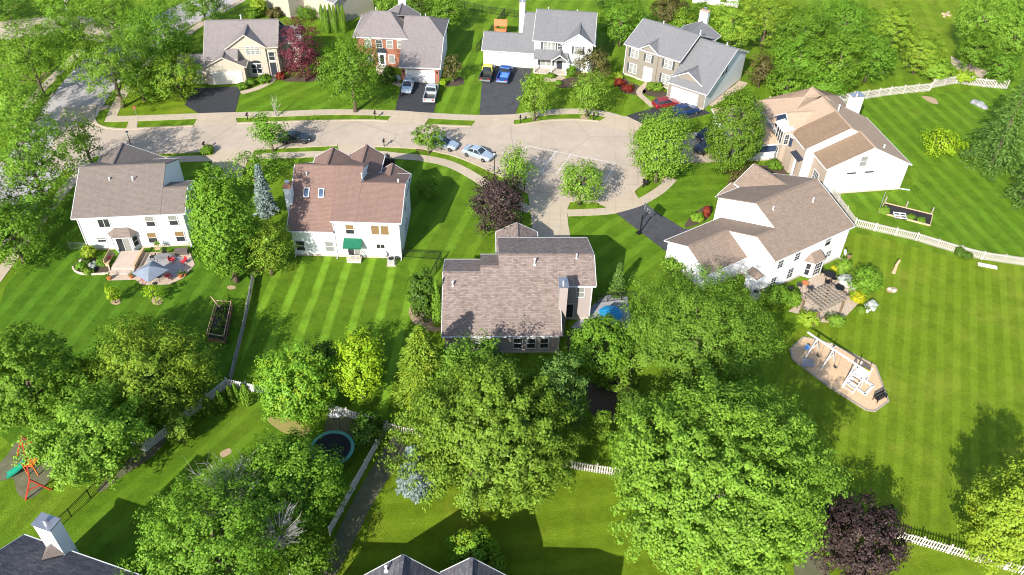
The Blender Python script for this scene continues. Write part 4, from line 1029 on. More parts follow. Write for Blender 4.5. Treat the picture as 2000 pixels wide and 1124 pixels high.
LM = dict(
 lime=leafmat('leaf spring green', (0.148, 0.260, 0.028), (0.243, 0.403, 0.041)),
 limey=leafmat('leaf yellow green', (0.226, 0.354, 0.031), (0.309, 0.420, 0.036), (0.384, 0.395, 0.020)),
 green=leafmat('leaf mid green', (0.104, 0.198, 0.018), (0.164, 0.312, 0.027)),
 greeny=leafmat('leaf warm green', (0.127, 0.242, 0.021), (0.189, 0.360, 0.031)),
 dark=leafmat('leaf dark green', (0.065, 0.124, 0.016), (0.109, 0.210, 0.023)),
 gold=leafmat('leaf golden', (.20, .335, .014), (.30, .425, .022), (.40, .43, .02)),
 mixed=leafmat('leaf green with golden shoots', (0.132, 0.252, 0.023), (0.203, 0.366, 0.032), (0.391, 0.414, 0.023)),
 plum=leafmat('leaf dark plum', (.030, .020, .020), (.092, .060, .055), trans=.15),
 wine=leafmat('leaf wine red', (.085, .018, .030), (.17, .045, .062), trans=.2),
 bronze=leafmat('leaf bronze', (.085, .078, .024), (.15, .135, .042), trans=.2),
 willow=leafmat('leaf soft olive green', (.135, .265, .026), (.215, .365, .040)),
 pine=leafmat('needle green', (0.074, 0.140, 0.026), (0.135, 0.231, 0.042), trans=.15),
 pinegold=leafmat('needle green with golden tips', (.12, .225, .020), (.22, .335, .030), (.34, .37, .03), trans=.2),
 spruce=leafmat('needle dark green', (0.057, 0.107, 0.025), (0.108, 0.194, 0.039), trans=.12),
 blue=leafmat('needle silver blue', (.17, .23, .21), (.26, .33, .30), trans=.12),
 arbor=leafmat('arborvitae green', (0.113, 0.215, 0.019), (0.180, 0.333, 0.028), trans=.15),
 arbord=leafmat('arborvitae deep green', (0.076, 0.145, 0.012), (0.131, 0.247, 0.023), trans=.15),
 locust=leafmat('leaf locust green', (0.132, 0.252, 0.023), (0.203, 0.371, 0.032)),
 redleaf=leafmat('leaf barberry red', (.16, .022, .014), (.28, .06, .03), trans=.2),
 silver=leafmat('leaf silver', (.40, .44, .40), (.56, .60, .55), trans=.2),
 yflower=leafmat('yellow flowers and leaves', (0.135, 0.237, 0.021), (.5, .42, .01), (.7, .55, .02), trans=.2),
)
SZ = dict(lime=1.0)
def place(cx, cy, w_, h_, clear):
    zc = 4.
    for _ in range(14):
        X, Y = at(cx, cy, zc); dep = depth_of(X, Y, zc); r = w_ * dep / FPX
        al = math.atan2(CAM_H - zc, math.hypot(X, Y))
        rz = math.sqrt(max((h_ * dep / FPX) ** 2 - (r * math.sin(al)) ** 2, (.5 * r) ** 2)) / max(.35, math.cos(al))
        rz = min(rz, 5.5 * r); zc = clear + rz
    return X, Y, r, rz, zc, dep
TREES = {}
def tree(kind, cx, cy, w_, h_, clear, mat, label, cat='tree', group=None, style='broad', rc=None, ls=None, name=None, bk=None, **kw):
    seed = int(cx * 7 + cy * 13); clear *= .62
    X, Y, r, rz, zc, dep = place(cx, cy, w_, h_, clear)
    root = thing(kind, label, cat, (X, Y, 0), 0, group)
    ppm = FPX / dep / 1.953          # picture detail per metre
    if ls is None: ls = max(.15, min(.28, 2.7 / ppm))
    if rc is None: rc = max(.3, min(.75, 5.6 / ppm)) if r > 1.6 else max(.18, r * .3)
    if r < 1.2: ls = min(ls, .2)
    bk = bk or bark
    if style == 'broad':
        me, c = broad(r, rz, rc, ls, mat=LM[mat], seed=seed, **kw)
        lnk('crown', me, root, (0, 0, zc))
        if clear > .25 or r > 1.6: lnk('trunk', trunk_mesh(zc, r, rz, max(.04, min(.34, .028 * zc + .03 * r)), bk, seed), root)
    elif style == 'conifer':
        hg = zc + rz
        lnk('crown', conifer(r, hg, ls * 1.45, LM[mat], seed, max(.35, clear), **kw), root)
        b = MB().tube([(0, 0, -.15), (0, 0, hg * .5), (0, 0, hg * .97)], [.05 + .02 * hg, .03 + .01 * hg, .02], 8); lnk('trunk', b.mesh('trunk', bk), root)
    elif style == 'column':
        hg = zc + rz
        lnk('crown', column(r, hg, max(.15, ls * .8), LM[mat], seed, **kw), root)
        lnk('trunk', MB().tube([(0, 0, -.1), (0, 0, hg * .7)], [.08, .03], 6).mesh('trunk', bk), root)
    TREES[(cx, cy)] = (root, X, Y, r, rz, zc)
    return root
def T(*a, **k): return tree('tree', *a, **k)
def S(cx, cy, w_, h_, mat, label, **k): return tree('shrub', cx, cy, w_, h_, .05, mat, label, 'shrub', **k)

# --- bottom foreground
T(1396, 928, 216, 200, 3.2, 'lime', 'largest bright green tree, lower right, beside the dark plum tree', spray=.5, lob=.36, dens=2.0, rc=.5, ls=.25, per=36, arms=90, cone=.08)
T(964, 848, 168, 156, 3.0, 'lime', 'broad bright green tree in front of the beige house, partly covering a silver blue spruce', spray=.5, lob=.36, dens=2.0, rc=.5, ls=.25, per=36, arms=80, cone=.2)
T(915, 742, 66, 66, 3.5, 'willow', 'upright pale tufted tree rising behind the broad bright tree below the beige house', spray=.9, lob=.3, arms=24)
T(1368, 648, 152, 116, 1.5, 'willow', 'wide soft olive green tree between the turquoise parasol and the pergola', flat=.9, dens=2.3, lob=.26, rc=.75, ls=.2, per=56, arms=40)
T(1168, 682, 61, 66, 1.2, 'greeny', 'dense round green tree directly below the turquoise parasol', lob=.12, shell=.35, dens=2.6)
tree('conifer', 822, 704, 70, 84, .8, 'pinegold', 'feathery olive conifer left of the three back windows of the beige house', 'tree', style='conifer', full=1.3, tip=.7)
tree('conifer', 952, 690, 46, 44, .6, 'pine', 'young green conifer right against the back wall of the beige house', 'tree', style='conifer', full=1.2)
T(1092, 782, 54, 90, 1.0, 'pine', 'dark pine between the two big bright green trees', asp=.35, spray=.4, rc=.6, ls=.34)
S(1200, 735, 32, 30, 'lime', 'rounded bright shrub below the dense round green tree')
T(1172, 840, 20, 38, .4, 'arbor', 'small slim evergreen in the shaded bed behind the white fence')
S(1232, 792, 30, 34, 'dark', 'dark shrub added to stand for shade left of the largest tree')  # dark shrub added where only shade lies between the trees
S(1171, 742, 4.5, 14, 'arbor', 'tiny columnar evergreen beside the black fence in the shade', style='column')
T(700, 715, 51, 58, 2.4, 'gold', 'golden yellow tree beside the striped lawn', lob=.25, spray=.5, arms=30)
T(576, 756, 70, 74, 1.4, 'mixed', 'green tree with golden shoots beside the white fence corner', lob=.22, spray=.3, arms=30)
T(628, 705, 34, 42, 1.0, 'dark', 'shaded dark green tree tucked behind the golden yellow tree')
S(716, 838, 37, 28, 'dark', 'dark shrub inside the white fence corner by the trampoline')
T(562, 950, 106, 96, 1.4, 'greeny', 'large tree with grey dead twigs beside the trampoline', spray=.4, lob=.36, rc=.55, arms=40)
T(420, 1055, 150, 84, 1.0, 'greeny', 'large leafy tree with a bare patch of twigs at the bottom edge, left of centre', spray=.4, lob=.36, rc=.55, arms=50)
T(598, 1092, 54, 56, 1.0, 'greeny', 'leafy tree at the bottom edge beside the end of the long white fence', spray=.4, rc=.55)
S(921, 1073, 44, 30, 'mixed', 'rounded shrub with golden tips above the dark roof peaks')
S(965, 1102, 22, 14, 'mixed', 'low shrub with golden tips beside the right roof peak')
tree('conifer', 808, 914, 38, 52, .1, 'blue', 'silver blue spruce poking out under the broad bright green tree', 'tree', style='conifer', full=1.6, tip=.6, dz=.3)
T(1678, 1052, 94, 82, 1.2, 'plum', 'dark plum leaved tree at the bottom by the white picket fence', lob=.14, spray=.3)
T(1978, 1016, 80, 108, 1.0, 'limey', 'yellow green tree at the lower right corner over the fence end', lob=.3, spray=.4, arms=40)
# --- left side
T(52, 742, 90, 112, 1.8, 'greeny', 'big bushy green tree at the left edge above the red swing frame', lob=.22, arms=30)
tree('pine_tree', 290, 722, 112, 100, 1.2, 'pinegold', 'olive and gold pine with long soft boughs, left of the raised planter', 'tree', asp=.32, spray=.9, rc=.62, ls=.34, lob=.35, arms=60)
T(170, 852, 104, 98, 2.0, 'lime', 'bright spreading tree over the green slide', lob=.3, spray=.4, arms=50)
T(262, 790, 56, 52, 1.0, 'dark', 'dark tree under the olive and gold pine')
T(160, 745, 40, 46, 1.0, 'limey', 'yellow tinged tree between the big bushy tree and the olive pine', lob=.2)
T(350, 836, 24, 30, .9, 'lime', 'small bright sapling standing on the lawn beside the white fence')
for i, (cx, cy, w_, h_) in enumerate(((406, 794, 12, 22), (430, 782, 11, 20), (449, 770, 10, 18), (460, 765, 9, 17), (480, 770, 12, 22))):
    tree('arborvitae', cx, cy, w_, h_, .05, 'arbor' if i > 2 else 'arbord', ('first and widest of five small arborvitae inside the white fence, at the left end', 'second of five small arborvitae inside the white fence from the left', 'middle one of five small arborvitae inside the white fence', 'fourth and slimmest of five small arborvitae, below the fence corner', 'brightest of five small arborvitae, at the right end')[i], 'arborvitae', 'small arborvitae along the white fence', style='column')
T(22, 458, 58, 56, 1.8, 'greeny', 'tree at the left edge overhanging the shaded sidewalk', lob=.22, spray=.4)
T(52, 300, 102, 100, 3.0, 'locust', 'large airy tree over the side street left of the grey brown roofed house', lob=.28, shell=.75, dens=1.7, per=20)
T(60, 400, 62, 52, 2.0, 'locust', 'lower airy tree shading the side street below the large airy one', lob=.28, shell=.75, dens=1.7, per=20)
T(158, 262, 40, 56, 2.6, 'green', 'thin dark branched tree at the street corner by the lamp post', lob=.3, shell=.8, dens=1.2, per=18)
T(52, 100, 92, 74, 3.6, 'locust', 'spreading locust with a bare leaning trunk beside the left sidewalk', lob=.26, shell=.7, dens=1.8, per=20)
T(212, 118, 82, 78, 3.0, 'locust', 'spreading feathery tree leaning over the side street', lob=.24, shell=.7, dens=1.8, per=20)
T(130, 66, 56, 40, 2.6, 'locust', 'feathery tree between the two spreading locusts at the top left', lob=.24, shell=.7)
T(262, 62, 44, 46, 2.4, 'greeny', 'leafy tree left of the tall tufted maple', lob=.2)
T(268, 150, 40, 40, 1.6, 'locust', 'low feathery tree beside the verge of the side street', lob=.25, shell=.7)
T(30, 205, 60, 58, 2.0, 'lime', 'bright bushy tree at the left edge above the airy street trees', lob=.24)
T(-75, 415, 90, 80, 2.0, 'locust', 'added tree beyond the left edge, there to shade the side street', lob=.25, shell=.7)  # tree added mostly out of view to throw shade on the side street
T(312, 66, 58, 66, 2.0, 'green', 'tall maple with upright pale tufts left of the cream house', spray=.9, lob=.16)
T(348, 92, 32, 32, 1.5, 'dark', 'darker tree low beside the tall tufted maple and the cream house')
T(218, 22, 52, 36, 2.2, 'locust', 'leafy tree at the top edge over the crossing', lob=.2)
T(128, 8, 52, 24, 3.4, 'greeny', 'tree with a bare pale trunk on the verge at the top left', bk=bark_pale, lob=.2)
T(14, 12, 44, 26, 1.0, 'dark', 'dark tree in the top left corner')
T(395, 10, 44, 22, 2.4, 'green', 'tree overhanging the side street at the top edge, left of the pale bush', lob=.24)
T(342, 146, 58, 44, 1.2, 'mixed', 'domed yellow green tree in front of the cream garage', lob=.1, shell=.35, spray=.3)
S(505, 12, 16, 16, 'limey', 'pale flowering bush left of the house cut by the top edge'); S(497, 25, 14, 10, 'green', 'green bush under the pale flowering bush')
S(535, 25, 15, 8, 'bronze', 'bronze bush at the corner of the top edge house')
S(602, 24, 22, 8, 'green', 'low hedge like bush beside the columnar evergreens')
for i in range(6):
    tree('arborvitae', 629 + i * 8.2, 36 - i * .3 + (i % 2) * 2, 6.2, 26, .05, 'arbor', ('tall columnar evergreen at the left end of the row of six', 'second tall columnar evergreen from the left in the row of six', 'third tall columnar evergreen from the left in the row of six', 'fourth tall columnar evergreen from the left in the row of six', 'fifth tall columnar evergreen from the left in the row of six', 'tall columnar evergreen at the right end of the row, nearest the brick house')[i], 'arborvitae', 'row of tall columnar evergreens', style='column')
T(587, 98, 41, 58, .8, 'wine', 'wine red tree beside the cream house', lob=.16, spray=.3)
S(549, 148, 8, 7, 'redleaf', 'small rust red bush at the foot of the wine red tree')
for cx, cy, r_, lb in ((474, 168, 9, 'rounded low bush nearest the cream garage'), (489, 160, 9, 'rounded low bush in the middle of three before the cream house'), (517, 153, 12, 'rounded low bush of three nearest the dark front door of the cream house')): S(cx, cy, r_, r_ * .75, 'green', lb, group='bushes before the cream house')
T(685, 134, 60, 72, 2.4, 'green', 'tall maple on the verge in front of the brick house', spray=.8, lob=.12)
T(757, 8, 28, 16, 1.0, 'lime', 'bright tree behind the brick house roof, left of its chimney')
T(820, 10, 26, 22, 1.0, 'dark', 'dark tree right behind the chimney of the brick house')
T(872, 22, 44, 34, 1.2, 'green', 'broad tree behind the brick house with pale branches', lob=.2)
T(885, 130, 21, 27, .8, 'bronze', 'small bronze tree at the right corner of the brick house', lob=.24, dens=1.1)
S(866, 162, 7, 6, 'gold', 'golden bush at the foot of the small bronze tree')
S(758, 138, 12, 9, 'dark', 'dark bush below the front windows of the brick house'); S(757, 152, 16, 9, 'dark', 'spreading dark bush beside the silver car and the garage'); S(778, 153, 6, 5, 'silver', 'white flowering bush at the brick garage corner')
T(1046, 184, 31, 42, 1.6, 'lime', 'young round maple with a stone ring, right of the wide driveway', lob=.1, spray=.5)
T(1150, 181, 37, 38, 1.8, 'lime', 'young round maple on the verge by the right mailbox of the turning circle', lob=.1, spray=.5)
T(1158, 122, 39, 34, .9, 'bronze', 'spreading bronze crab apple in front of the white porch house', lob=.24, dens=1.2)
S(1116, 140, 9, 12, 'green', 'clipped green bush beside the white porch'); S(1076, 148, 8, 5, 'greeny', 'low bush in front of the white porch'); S(1090, 162, 7, 5, 'green', 'low bush by the porch walk')
for cx, cy, w_, h_, mt, lb in ((1210, 161, 10, 7, 'redleaf', 'red bush at the left corner of the greige house'), (1226, 172, 11, 7, 'redleaf', 'red bush along the stone edged bed nearest the lawn'), (1233, 168, 5, 4, 'gold', 'small golden bush among the red ones'), (1207, 148, 10, 6, 'limey', 'yellow green bush against the greige house wall'), (1270, 168, 8, 8, 'lime', 'clipped bush left of the greige garage walk'), (1285, 170, 11, 8, 'lime', 'larger clipped bush beside the greige garage')): S(cx, cy, w_, h_, mt, lb)
T(1216, 36, 46, 46, 1.6, 'green', 'leafy tree between the white porch house and the greige house', lob=.15)
T(1180, -2, 26, 16, 1., 'dark', 'dark tree at the top edge above the white porch house')
T(1312, 18, 42, 24, 1.0, 'bronze', 'bronze tinged tree behind the greige house'); T(1335, 38, 26, 22, .8, 'mixed', 'yellowish bush tree behind the greige house ridge'); T(1372, 18, 22, 16, 1.0, 'green', 'small green tree behind the greige house chimney')
T(1292, 283, 58, 68, 1.7, 'lime', 'bright full maple on the right rim of the turning circle', lob=.12, spray=.6, dens=3.0, shell=.4)
T(1436, 256, 55, 82, .8, 'green', 'dense oval tree in front of the tan roofed house', lob=.08, shell=.3, cone=.12, dens=3.2)
T(525, 252, 33, 36, 1.7, 'greeny', 'young street tree beside the black parked sedan', lob=.2, spray=.5)
T(836, 268, 36, 21, 1.9, 'greeny', 'thin airy street tree leaning left of the silver hatchback', lob=.35, dens=.9, per=16, rc=.4)
T(1010, 326, 34, 38, 1.3, 'lime', 'small bright maple between the plum tree and the painted parking bays', lob=.18, spray=.6)
T(1135, 354, 45, 43, 1.6, 'lime', 'round maple in a stone ring at the driveway mouth below the parking bays', lob=.14, spray=.5)
T(972, 396, 57, 62, .9, 'plum', 'dark plum tree beside the concrete driveway', lob=.14, spray=.4)
T(434, 440, 66, 118, .8, 'greeny', 'tall dense tree between the two white houses on the left', lob=.12, shell=.35, dens=2.8)
tree('conifer', 519, 480, 56, 64, .6, 'pinegold', 'broad conifer beside the tall dense tree left of the red brown roof', 'tree', asp=.4, cone=.38, spray=.6, flat=.5, lob=.2)
tree('conifer', 511, 368, 27, 50, .4, 'blue', 'silver blue spruce beside the red brown roofed house', 'tree', style='conifer', full=1.1, tip=.95, dz=.45)
T(492, 326, 52, 26, .8, 'greeny', 'wispy shrub like tree at the end of the concrete driveway', lob=.25, dens=1.0)
S(755, 322, 16, 16, 'plum', 'plum coloured bush behind the red brown roof'); S(836, 367, 26, 22, 'greeny', 'large rounded bush at the right corner of the red brown roofed house')
S(826, 578, 28, 52, 'dark', 'tall dark yew like bush left of the beige house'); tree('arborvitae', 853, 592, 11, 52, .05, 'arbor', 'slim tall arborvitae hugging the left wall of the beige house', 'arborvitae', style='column')
tree('conifer', 1208, 543, 18, 34, .2, 'pine', 'small olive spruce on the lawn right of the beige house', 'tree', style='conifer', full=1.4)
S(1462, 350, 42, 24, 'bronze', 'spreading bronze bushes in front of the right white house'); S(1512, 322, 16, 12, 'green', 'green bush beside the porch column of the tan roofed house')
S(1380, 414, 6, 10, 'redleaf', 'small red bush at the garage corner of the right white house'); S(1362, 424, 13, 9, 'mixed', 'low olive bush beside the garage of the right white house')
S(1316, 522, 26, 20, 'lime', 'rounded bright bush at the garage end of the right white house')
S(1388, 262, 9, 5, 'lime', 'clipped bush left in the pair above the pale driveway'); S(1373, 263, 9, 5, 'lime', 'clipped bush right in the pair above the pale driveway')
# --- right side
S(1841, 274, 37, 26, 'gold', 'golden yellow round bush alone on the right lawn')
T(1886, 148, 18, 11, 1.0, 'limey', 'little bright sapling at the far white fence')
tree('conifer', 1980, 226, 76, 104, .8, 'pine', 'large dark spruce at the right edge with long boughs', 'tree', style='conifer', full=.85, tip=.8, dz=.75)
tree('conifer', 2022, 345, 44, 56, .4, 'pine', 'smaller spruce cut by the right edge', 'tree', style='conifer', full=.9, dz=.7)
S(1692, 548, 31, 32, 'greeny', 'large leafy bush beside the pergola'); S(1518, 578, 26, 22, 'green', 'leafy bush at the wall corner left of the pergola'); S(1545, 583, 20, 16, 'lime', 'bright ground hugging bush left of the pergola')
S(1652, 549, 13, 11, 'silver', 'silver leaved plant beside the pergola roof'); S(1702, 597, 11, 10, 'silver', 'silver leaved plant right of the pergola, largest'); S(1676, 580, 14, 10, 'yflower', 'yellow flowering plants between the silver ones'); S(1632, 522, 6, 5, 'yflower', 'small yellow flowering plant at the white wall'); S(1648, 520, 14, 16, 'lime', 'light green plants by the white house corner')
S(1578, 622, 20, 10, 'limey', 'yellow green grasses under the left pergola posts'); S(1635, 625, 16, 9, 'lime', 'bright low plants in front of the pergola'); S(1682, 605, 9, 7, 'lime', 'low green plant at the patio edge by the silver one')
S(1876, 492, 10, 9, 'dark', 'tufted dark plant at the right picket fence'); S(1890, 498, 9, 7, 'dark', 'second tufted dark plant at the right picket fence, nearer the white stone')
# top right wood edge
T(1432, 44, 58, 52, .8, 'pinegold', 'golden tipped pine mass left in the wood, by the greige chimney', asp=.4, flat=.45, rc=.75, lob=.14)
T(1500, 32, 56, 56, .8, 'pinegold', 'golden tipped pine mass in the wood, second from the greige chimney', asp=.4, flat=.45, rc=.75, lob=.16)
T(1489, 136, 28, 34, .4, 'bronze', 'bronze green bush tree at the back corner of the greige house')
T(1570, 60, 62, 48, 2.0, 'green', 'wood tree with a dark domed crown behind the tan roof, left'); T(1655, 42, 64, 48, 2.0, 'green', 'wood tree with a dark crown at the top edge, middle')
T(1560, 118, 56, 44, 1.5, 'greeny', 'wood tree just above the tan roof peak'); T(1640, 118, 62, 52, 1.5, 'greeny', 'wide olive wood tree behind the white chimney'); T(1705, 110, 46, 46, 1.2, 'green', 'glossy green wood tree right of the white chimney')
T(1540, 160, 44, 34, 1.0, 'greeny', 'wood edge tree nearest the tan roof at its left'); T(1610, 164, 50, 30, 1.0, 'greeny', 'wood edge tree in front, beside the white chimney')
tree('pine_tree', 1745, 60, 42, 52, .6, 'pinegold', 'yellow tipped pine bordering the open meadow', 'tree', asp=.4, flat=.5, rc=.6); tree('pine_tree', 1800, 100, 44, 44, .5, 'pinegold', 'yellow green pine above the far fence', 'tree', asp=.4, flat=.5, rc=.6); tree('pine_tree', 1830, 132, 36, 26, .4, 'pinegold', 'low spreading pine next to the far fence', 'tree', asp=.4, flat=.5, rc=.6)
T(1930, 40, 62, 62, 2.0, 'lime', 'big bright tree at the top right', lob=.2); T(1985, 60, 50, 62, 2.0, 'lime', 'big bright tree cut by the top right edge', lob=.2); T(1908, 96, 36, 38, 1.2, 'green', 'green tree over the far path at the top right'); T(1960, 128, 34, 32, .8, 'green', 'dark green tree between the bright trees and the large spruce')
# small yellow saplings, bare sapling
T(218, 572, 16, 20, .5, 'gold', 'yellow leaved sapling on the lawn, left of the two below the patio', dens=.8, per=16, lob=.25); T(298, 572, 16, 20, .5, 'gold', 'thinner yellow leaved sapling right below the grey umbrella', dens=.6, per=14, lob=.3)
def bare(kind, x, y, hgt, spread, n, label, z=0., seed=3, fan=.9):
    X, Y = at(x, y, z); g = random.Random(seed); b = MB()
    for k in range(n):
        a = g.uniform(0, 6.28); tl = spread * math.sqrt(g.random()); zt = hgt * g.uniform(.55, 1.0)
        q = [Vector((0, 0, 0)), Vector((math.cos(a) * tl * .35, math.sin(a) * tl * .35, zt * .5)), Vector((math.cos(a) * tl, math.sin(a) * tl, zt))]
        b.tube(q, [.035, .025, .006], 4)
        for j in range(5):
            f = g.uniform(.3, .95); p = q[0].lerp(q[2], f); a2 = a + g.uniform(-1.2, 1.2); L = spread * g.uniform(.15, .4)
            b.tube([p, p + Vector((math.cos(a2) * L, math.sin(a2) * L, L * g.uniform(.2, 1.)))], [.014, .004], 3)
    r_ = thing(kind, label, 'tree', (X, Y, z)); lnk('crown', b.mesh('bare_twigs', bark_pale), r_)
    lnk('trunk', MB().tube([(0, 0, -z), (0, 0, .1)], [.1, .05], 6).mesh('trunk', bark_pale), r_); return r_
bare('bare_tree', 450, 985, 3.2, 3.2, 110, 'grey dead twigs spreading out of the leafy tree, left', 5.0, 5)
bare('bare_tree', 548, 1058, 3.0, 2.4, 60, 'grey dead twigs sticking up from the leafy crown, right', 5.0, 9)
bare('bare_sapling', 539, 228, 3.6, 1.0, 10, 'leafless sapling on the verge above the black parked sedan', 0, 2)
# ------------------------------------------------------------------ cars
def paintmat(name, col, metal_=.5):
    if name in _M: return _M[name]
    t = NT(name); p = t.bsdf(col, .28, metal_, .5); p.inputs['Coat Weight'].default_value = .6; p.inputs['Coat Roughness'].default_value = .08
    _M[name] = t.m; return t.m
tyre_m = plain('tyre rubber', (.018, .018, .018), .9); rim_m = plain('alloy rim', (.42, .42, .44), .35, .7)
lamp_w = plain('headlamp lens', (.75, .76, .78), .15); lamp_r = plain('tail lamp lens', (.35, .01, .01), .25); carglass = glassmat('car glass', (.02, .026, .034), .05)
_wheel = None
def wheel_mesh():
    global _wheel
    if _wheel is None:
        b = MB(); n = 18; prof = [(-.11, .2), (-.11, .30), (-.07, .335), (.07, .335), (.11, .30), (.11, .2)]
        b.loft([[(r_ * math.cos(6.283 * k / n), y, r_ * math.sin(6.283 * k / n)) for k in range(n)] for y, r_ in prof]); 
        r = MB(); r.tube([(0, -.118, 0), (0, .118, 0)], .07, 8)
        for k in range(6): a = k * 1.047; r.bar((.05 * math.cos(a), -.116, .05 * math.sin(a)), (.2 * math.cos(a), -.116, .2 * math.sin(a)), .05, .012); r.bar((.05 * math.cos(a), .116, .05 * math.sin(a)), (.2 * math.cos(a), .116, .2 * math.sin(a)), .05, .012)
        _wheel = (b.mesh('tyre', tyre_m, recalc=True), r.mesh('rim', rim_m))
    return _wheel
def sect(x, wb, wt, zb, zm, zt, cr=.03):
    return [(x, -wb * .92, zb), (x, -wb, zb + .12), (x, -wb, zm), (x, -wt, zt), (x, -wt * .5, zt + cr), (x, wt * .5, zt + cr), (x, wt, zt), (x, wb, zm), (x, wb, zb + .12), (x, wb * .92, zb)]
def car(label, px, heading, paint, kind='sedan', roofp=None, group=None, name=None, liner=None, cat=None, xy=None):
    X, Y = xy if xy else at(*px)
    t = thing(name or {'sedan': 'parked_car', 'pickup': 'pickup_truck', 'suv': 'parked_car', 'hatch': 'parked_car', 'van': 'parked_car'}[kind], label, cat or ('truck' if kind == 'pickup' else 'car'), (X, Y, .03), heading, group)
    if kind == 'pickup':
        Lh, W, bl = 2.85, .97, .98
        secs = [(-.35, W, .93, .42, .85, bl + .0), (.9, W, .93, .42, .85, 1.05), (1.3, W, .92, .42, .85, 1.07), (2.3, W, .88, .42, .82, 1.0), (2.75, .93, .8, .45, .75, .88), (2.85, .86, .7, .5, .7, .78)]
        b = MB().loft([sect(*s_) for s_ in secs])
        b.box(-2.85, -.36, -.97, -.86, .45, 1.1).box(-2.85, -.36, .86, .97, .45, 1.1).box(-.46, -.355, -.86, .86, .45, 1.1).box(-2.85, -2.76, -.86, .86, .6, 1.1)
        bo = b.build('body', paint, t, recalc=True)
        MB().box(-2.75, -.47, -.85, .85, .5, .62).build('bed_liner', liner or black, t)
        MB().box(-2.97, -2.86, -.9, .9, .45, .62).build('bumper', metal, t)
        gb = [(-.38, .9, 1.0), (1.25, .9, 1.05)]; rt = [(-.25, .74, 1.78), (.62, .74, 1.8)]
        fx, rx_ = 2.8, -2.86; wx = (1.75, -1.75); ws = 1.15; lz = .78; tz = .85
    else:
        if kind == 'sedan': prof = [(-2.35, .80, .66, .42, .7, .82), (-2.2, .88, .78, .3, .72, .95), (-1.6, .91, .82, .24, .72, 1.0), (0, .92, .84, .22, .7, .98), (1.0, .92, .82, .22, .7, .96), (1.7, .9, .76, .24, .68, .86), (2.2, .85, .64, .3, .6, .72), (2.36, .76, .5, .4, .54, .62)]; gb = [(-1.75, .82, .97), (1.1, .8, .94)]; rt = [(-.85, .58, 1.4), (.25, .58, 1.43)]
        elif kind == 'hatch': prof = [(-2.2, .80, .7, .42, .75, .95), (-2.05, .88, .8, .3, .75, 1.0), (0, .9, .83, .22, .72, .98), (1.0, .9, .81, .22, .7, .97), (1.7, .88, .74, .24, .66, .87), (2.1, .82, .6, .3, .6, .72), (2.25, .74, .5, .4, .54, .62)]; gb = [(-2.1, .8, .99), (1.15, .79, .95)]; rt = [(-1.55, .6, 1.46), (.15, .6, 1.5)]
        else: prof = [(-2.3, .84, .78, .45, .8, 1.05), (-2.15, .92, .85, .33, .8, 1.1), (0, .94, .87, .28, .78, 1.06), (1.0, .94, .86, .28, .76, 1.05), (1.8, .92, .8, .3, .74, .98), (2.2, .86, .68, .36, .7, .84), (2.35, .78, .55, .45, .62, .72)]; gb = [(-2.2, .84, 1.09), (1.1, .83, 1.04)]; rt = [(-1.8, .66, 1.64), (.2, .66, 1.68)]
        b = MB().loft([sect(*s_) for s_ in prof]); bo = b.build('body', paint, t, smooth=False, recalc=True)
        fx, rx_ = prof[-2][0] + .03, prof[0][0] + .02; wx = (1.42, -1.4); ws = 1.0; lz = .62; tz = .82
    (xb0, wb0, zb0), (xb1, wb1, zb1) = gb; (xt0, wt0, zt0), (xt1, wt1, zt1) = rt
    lo = [(xb0, -wb0, zb0 - .05), (xb1, -wb1, zb1 - .05), (xb1, wb1, zb1 - .05), (xb0, wb0, zb0 - .05)]; hi = [(xt0, -wt0, zt0), (xt1, -wt1, zt1), (xt1, wt1, zt1), (xt0, wt0, zt0)]
    MB().loft([lo, hi]).build('window_glass', carglass, t, recalc=True)
    rp = roofp or paint; b = MB()
    e = .04; b.loft([[(xt0 - e, -wt0 - e, zt0 - .01), (xt1 + e, -wt1 - e, zt1 - .01), (xt1 + e, wt1 + e, zt1 - .01), (xt0 - e, wt0 + e, zt0 - .01)], [(xt0 - e * .5, -wt0 - e * .3, zt0 + .035), (xt1 + e * .4, -wt1 - e * .3, zt1 + .03), (xt1 + e * .4, wt1 + e * .3, zt1 + .03), (xt0 - e * .5, wt0 + e * .3, zt0 + .035)], [(xt0 + .25, -wt0 * .7, zt0 + .06), (xt1 - .2, -wt1 * .7, zt1 + .055), (xt1 - .2, wt1 * .7, zt1 + .055), (xt0 + .25, wt0 * .7, zt0 + .06)]])
    for i in range(4): b.bar(Vector(lo[i]) * 1.005, Vector(hi[i]) * 1.005, .09, .07)
    for sg in (-1, 1):
        mx = (xb0 + xb1) / 2; b.bar((mx, sg * (wb0 + .004), zb0), ((xt0 + xt1) / 2, sg * (wt0 + .012), zt0), .1, .03)
    b.build('roof', rp, t, recalc=True)
    ty, ri = wheel_mesh()
    for x in wx:
        for sg in (-1, 1):
            o = lnk('wheel', ty, t, (x, sg * .84, .335 * ws - .03)); o.scale = (ws, 1, ws); lnk('rim', ri, o)
    for sg in (-1, 1):
        MB().box(-.12, .06, -.16, .16, -.07, .07).build('headlight', lamp_w, t, (fx - .02, sg * .6, lz))
        MB().box(-.04, .12, -.15, .15, -.08, .08).build('tail_light', lamp_r, t, (rx_, sg * .64, tz))
        MB().box(-.08, .08, -.1, .1, -.06, .06).build('wing_mirror', paint, t, (xb1 - .35, sg * (wb1 + .12), zb1 + .06))
    return t
def carside(label, rear, front, paint, kind='sedan', side=1, off=.9, **k):
    a, b = at(*rear), at(*front); h_ = math.atan2(b[1] - a[1], b[0] - a[0])
    return car(label, None, h_, paint, kind, xy=((a[0] + b[0]) / 2 - math.sin(h_) * off * side, (a[1] + b[1]) / 2 + math.cos(h_) * off * side), **k)
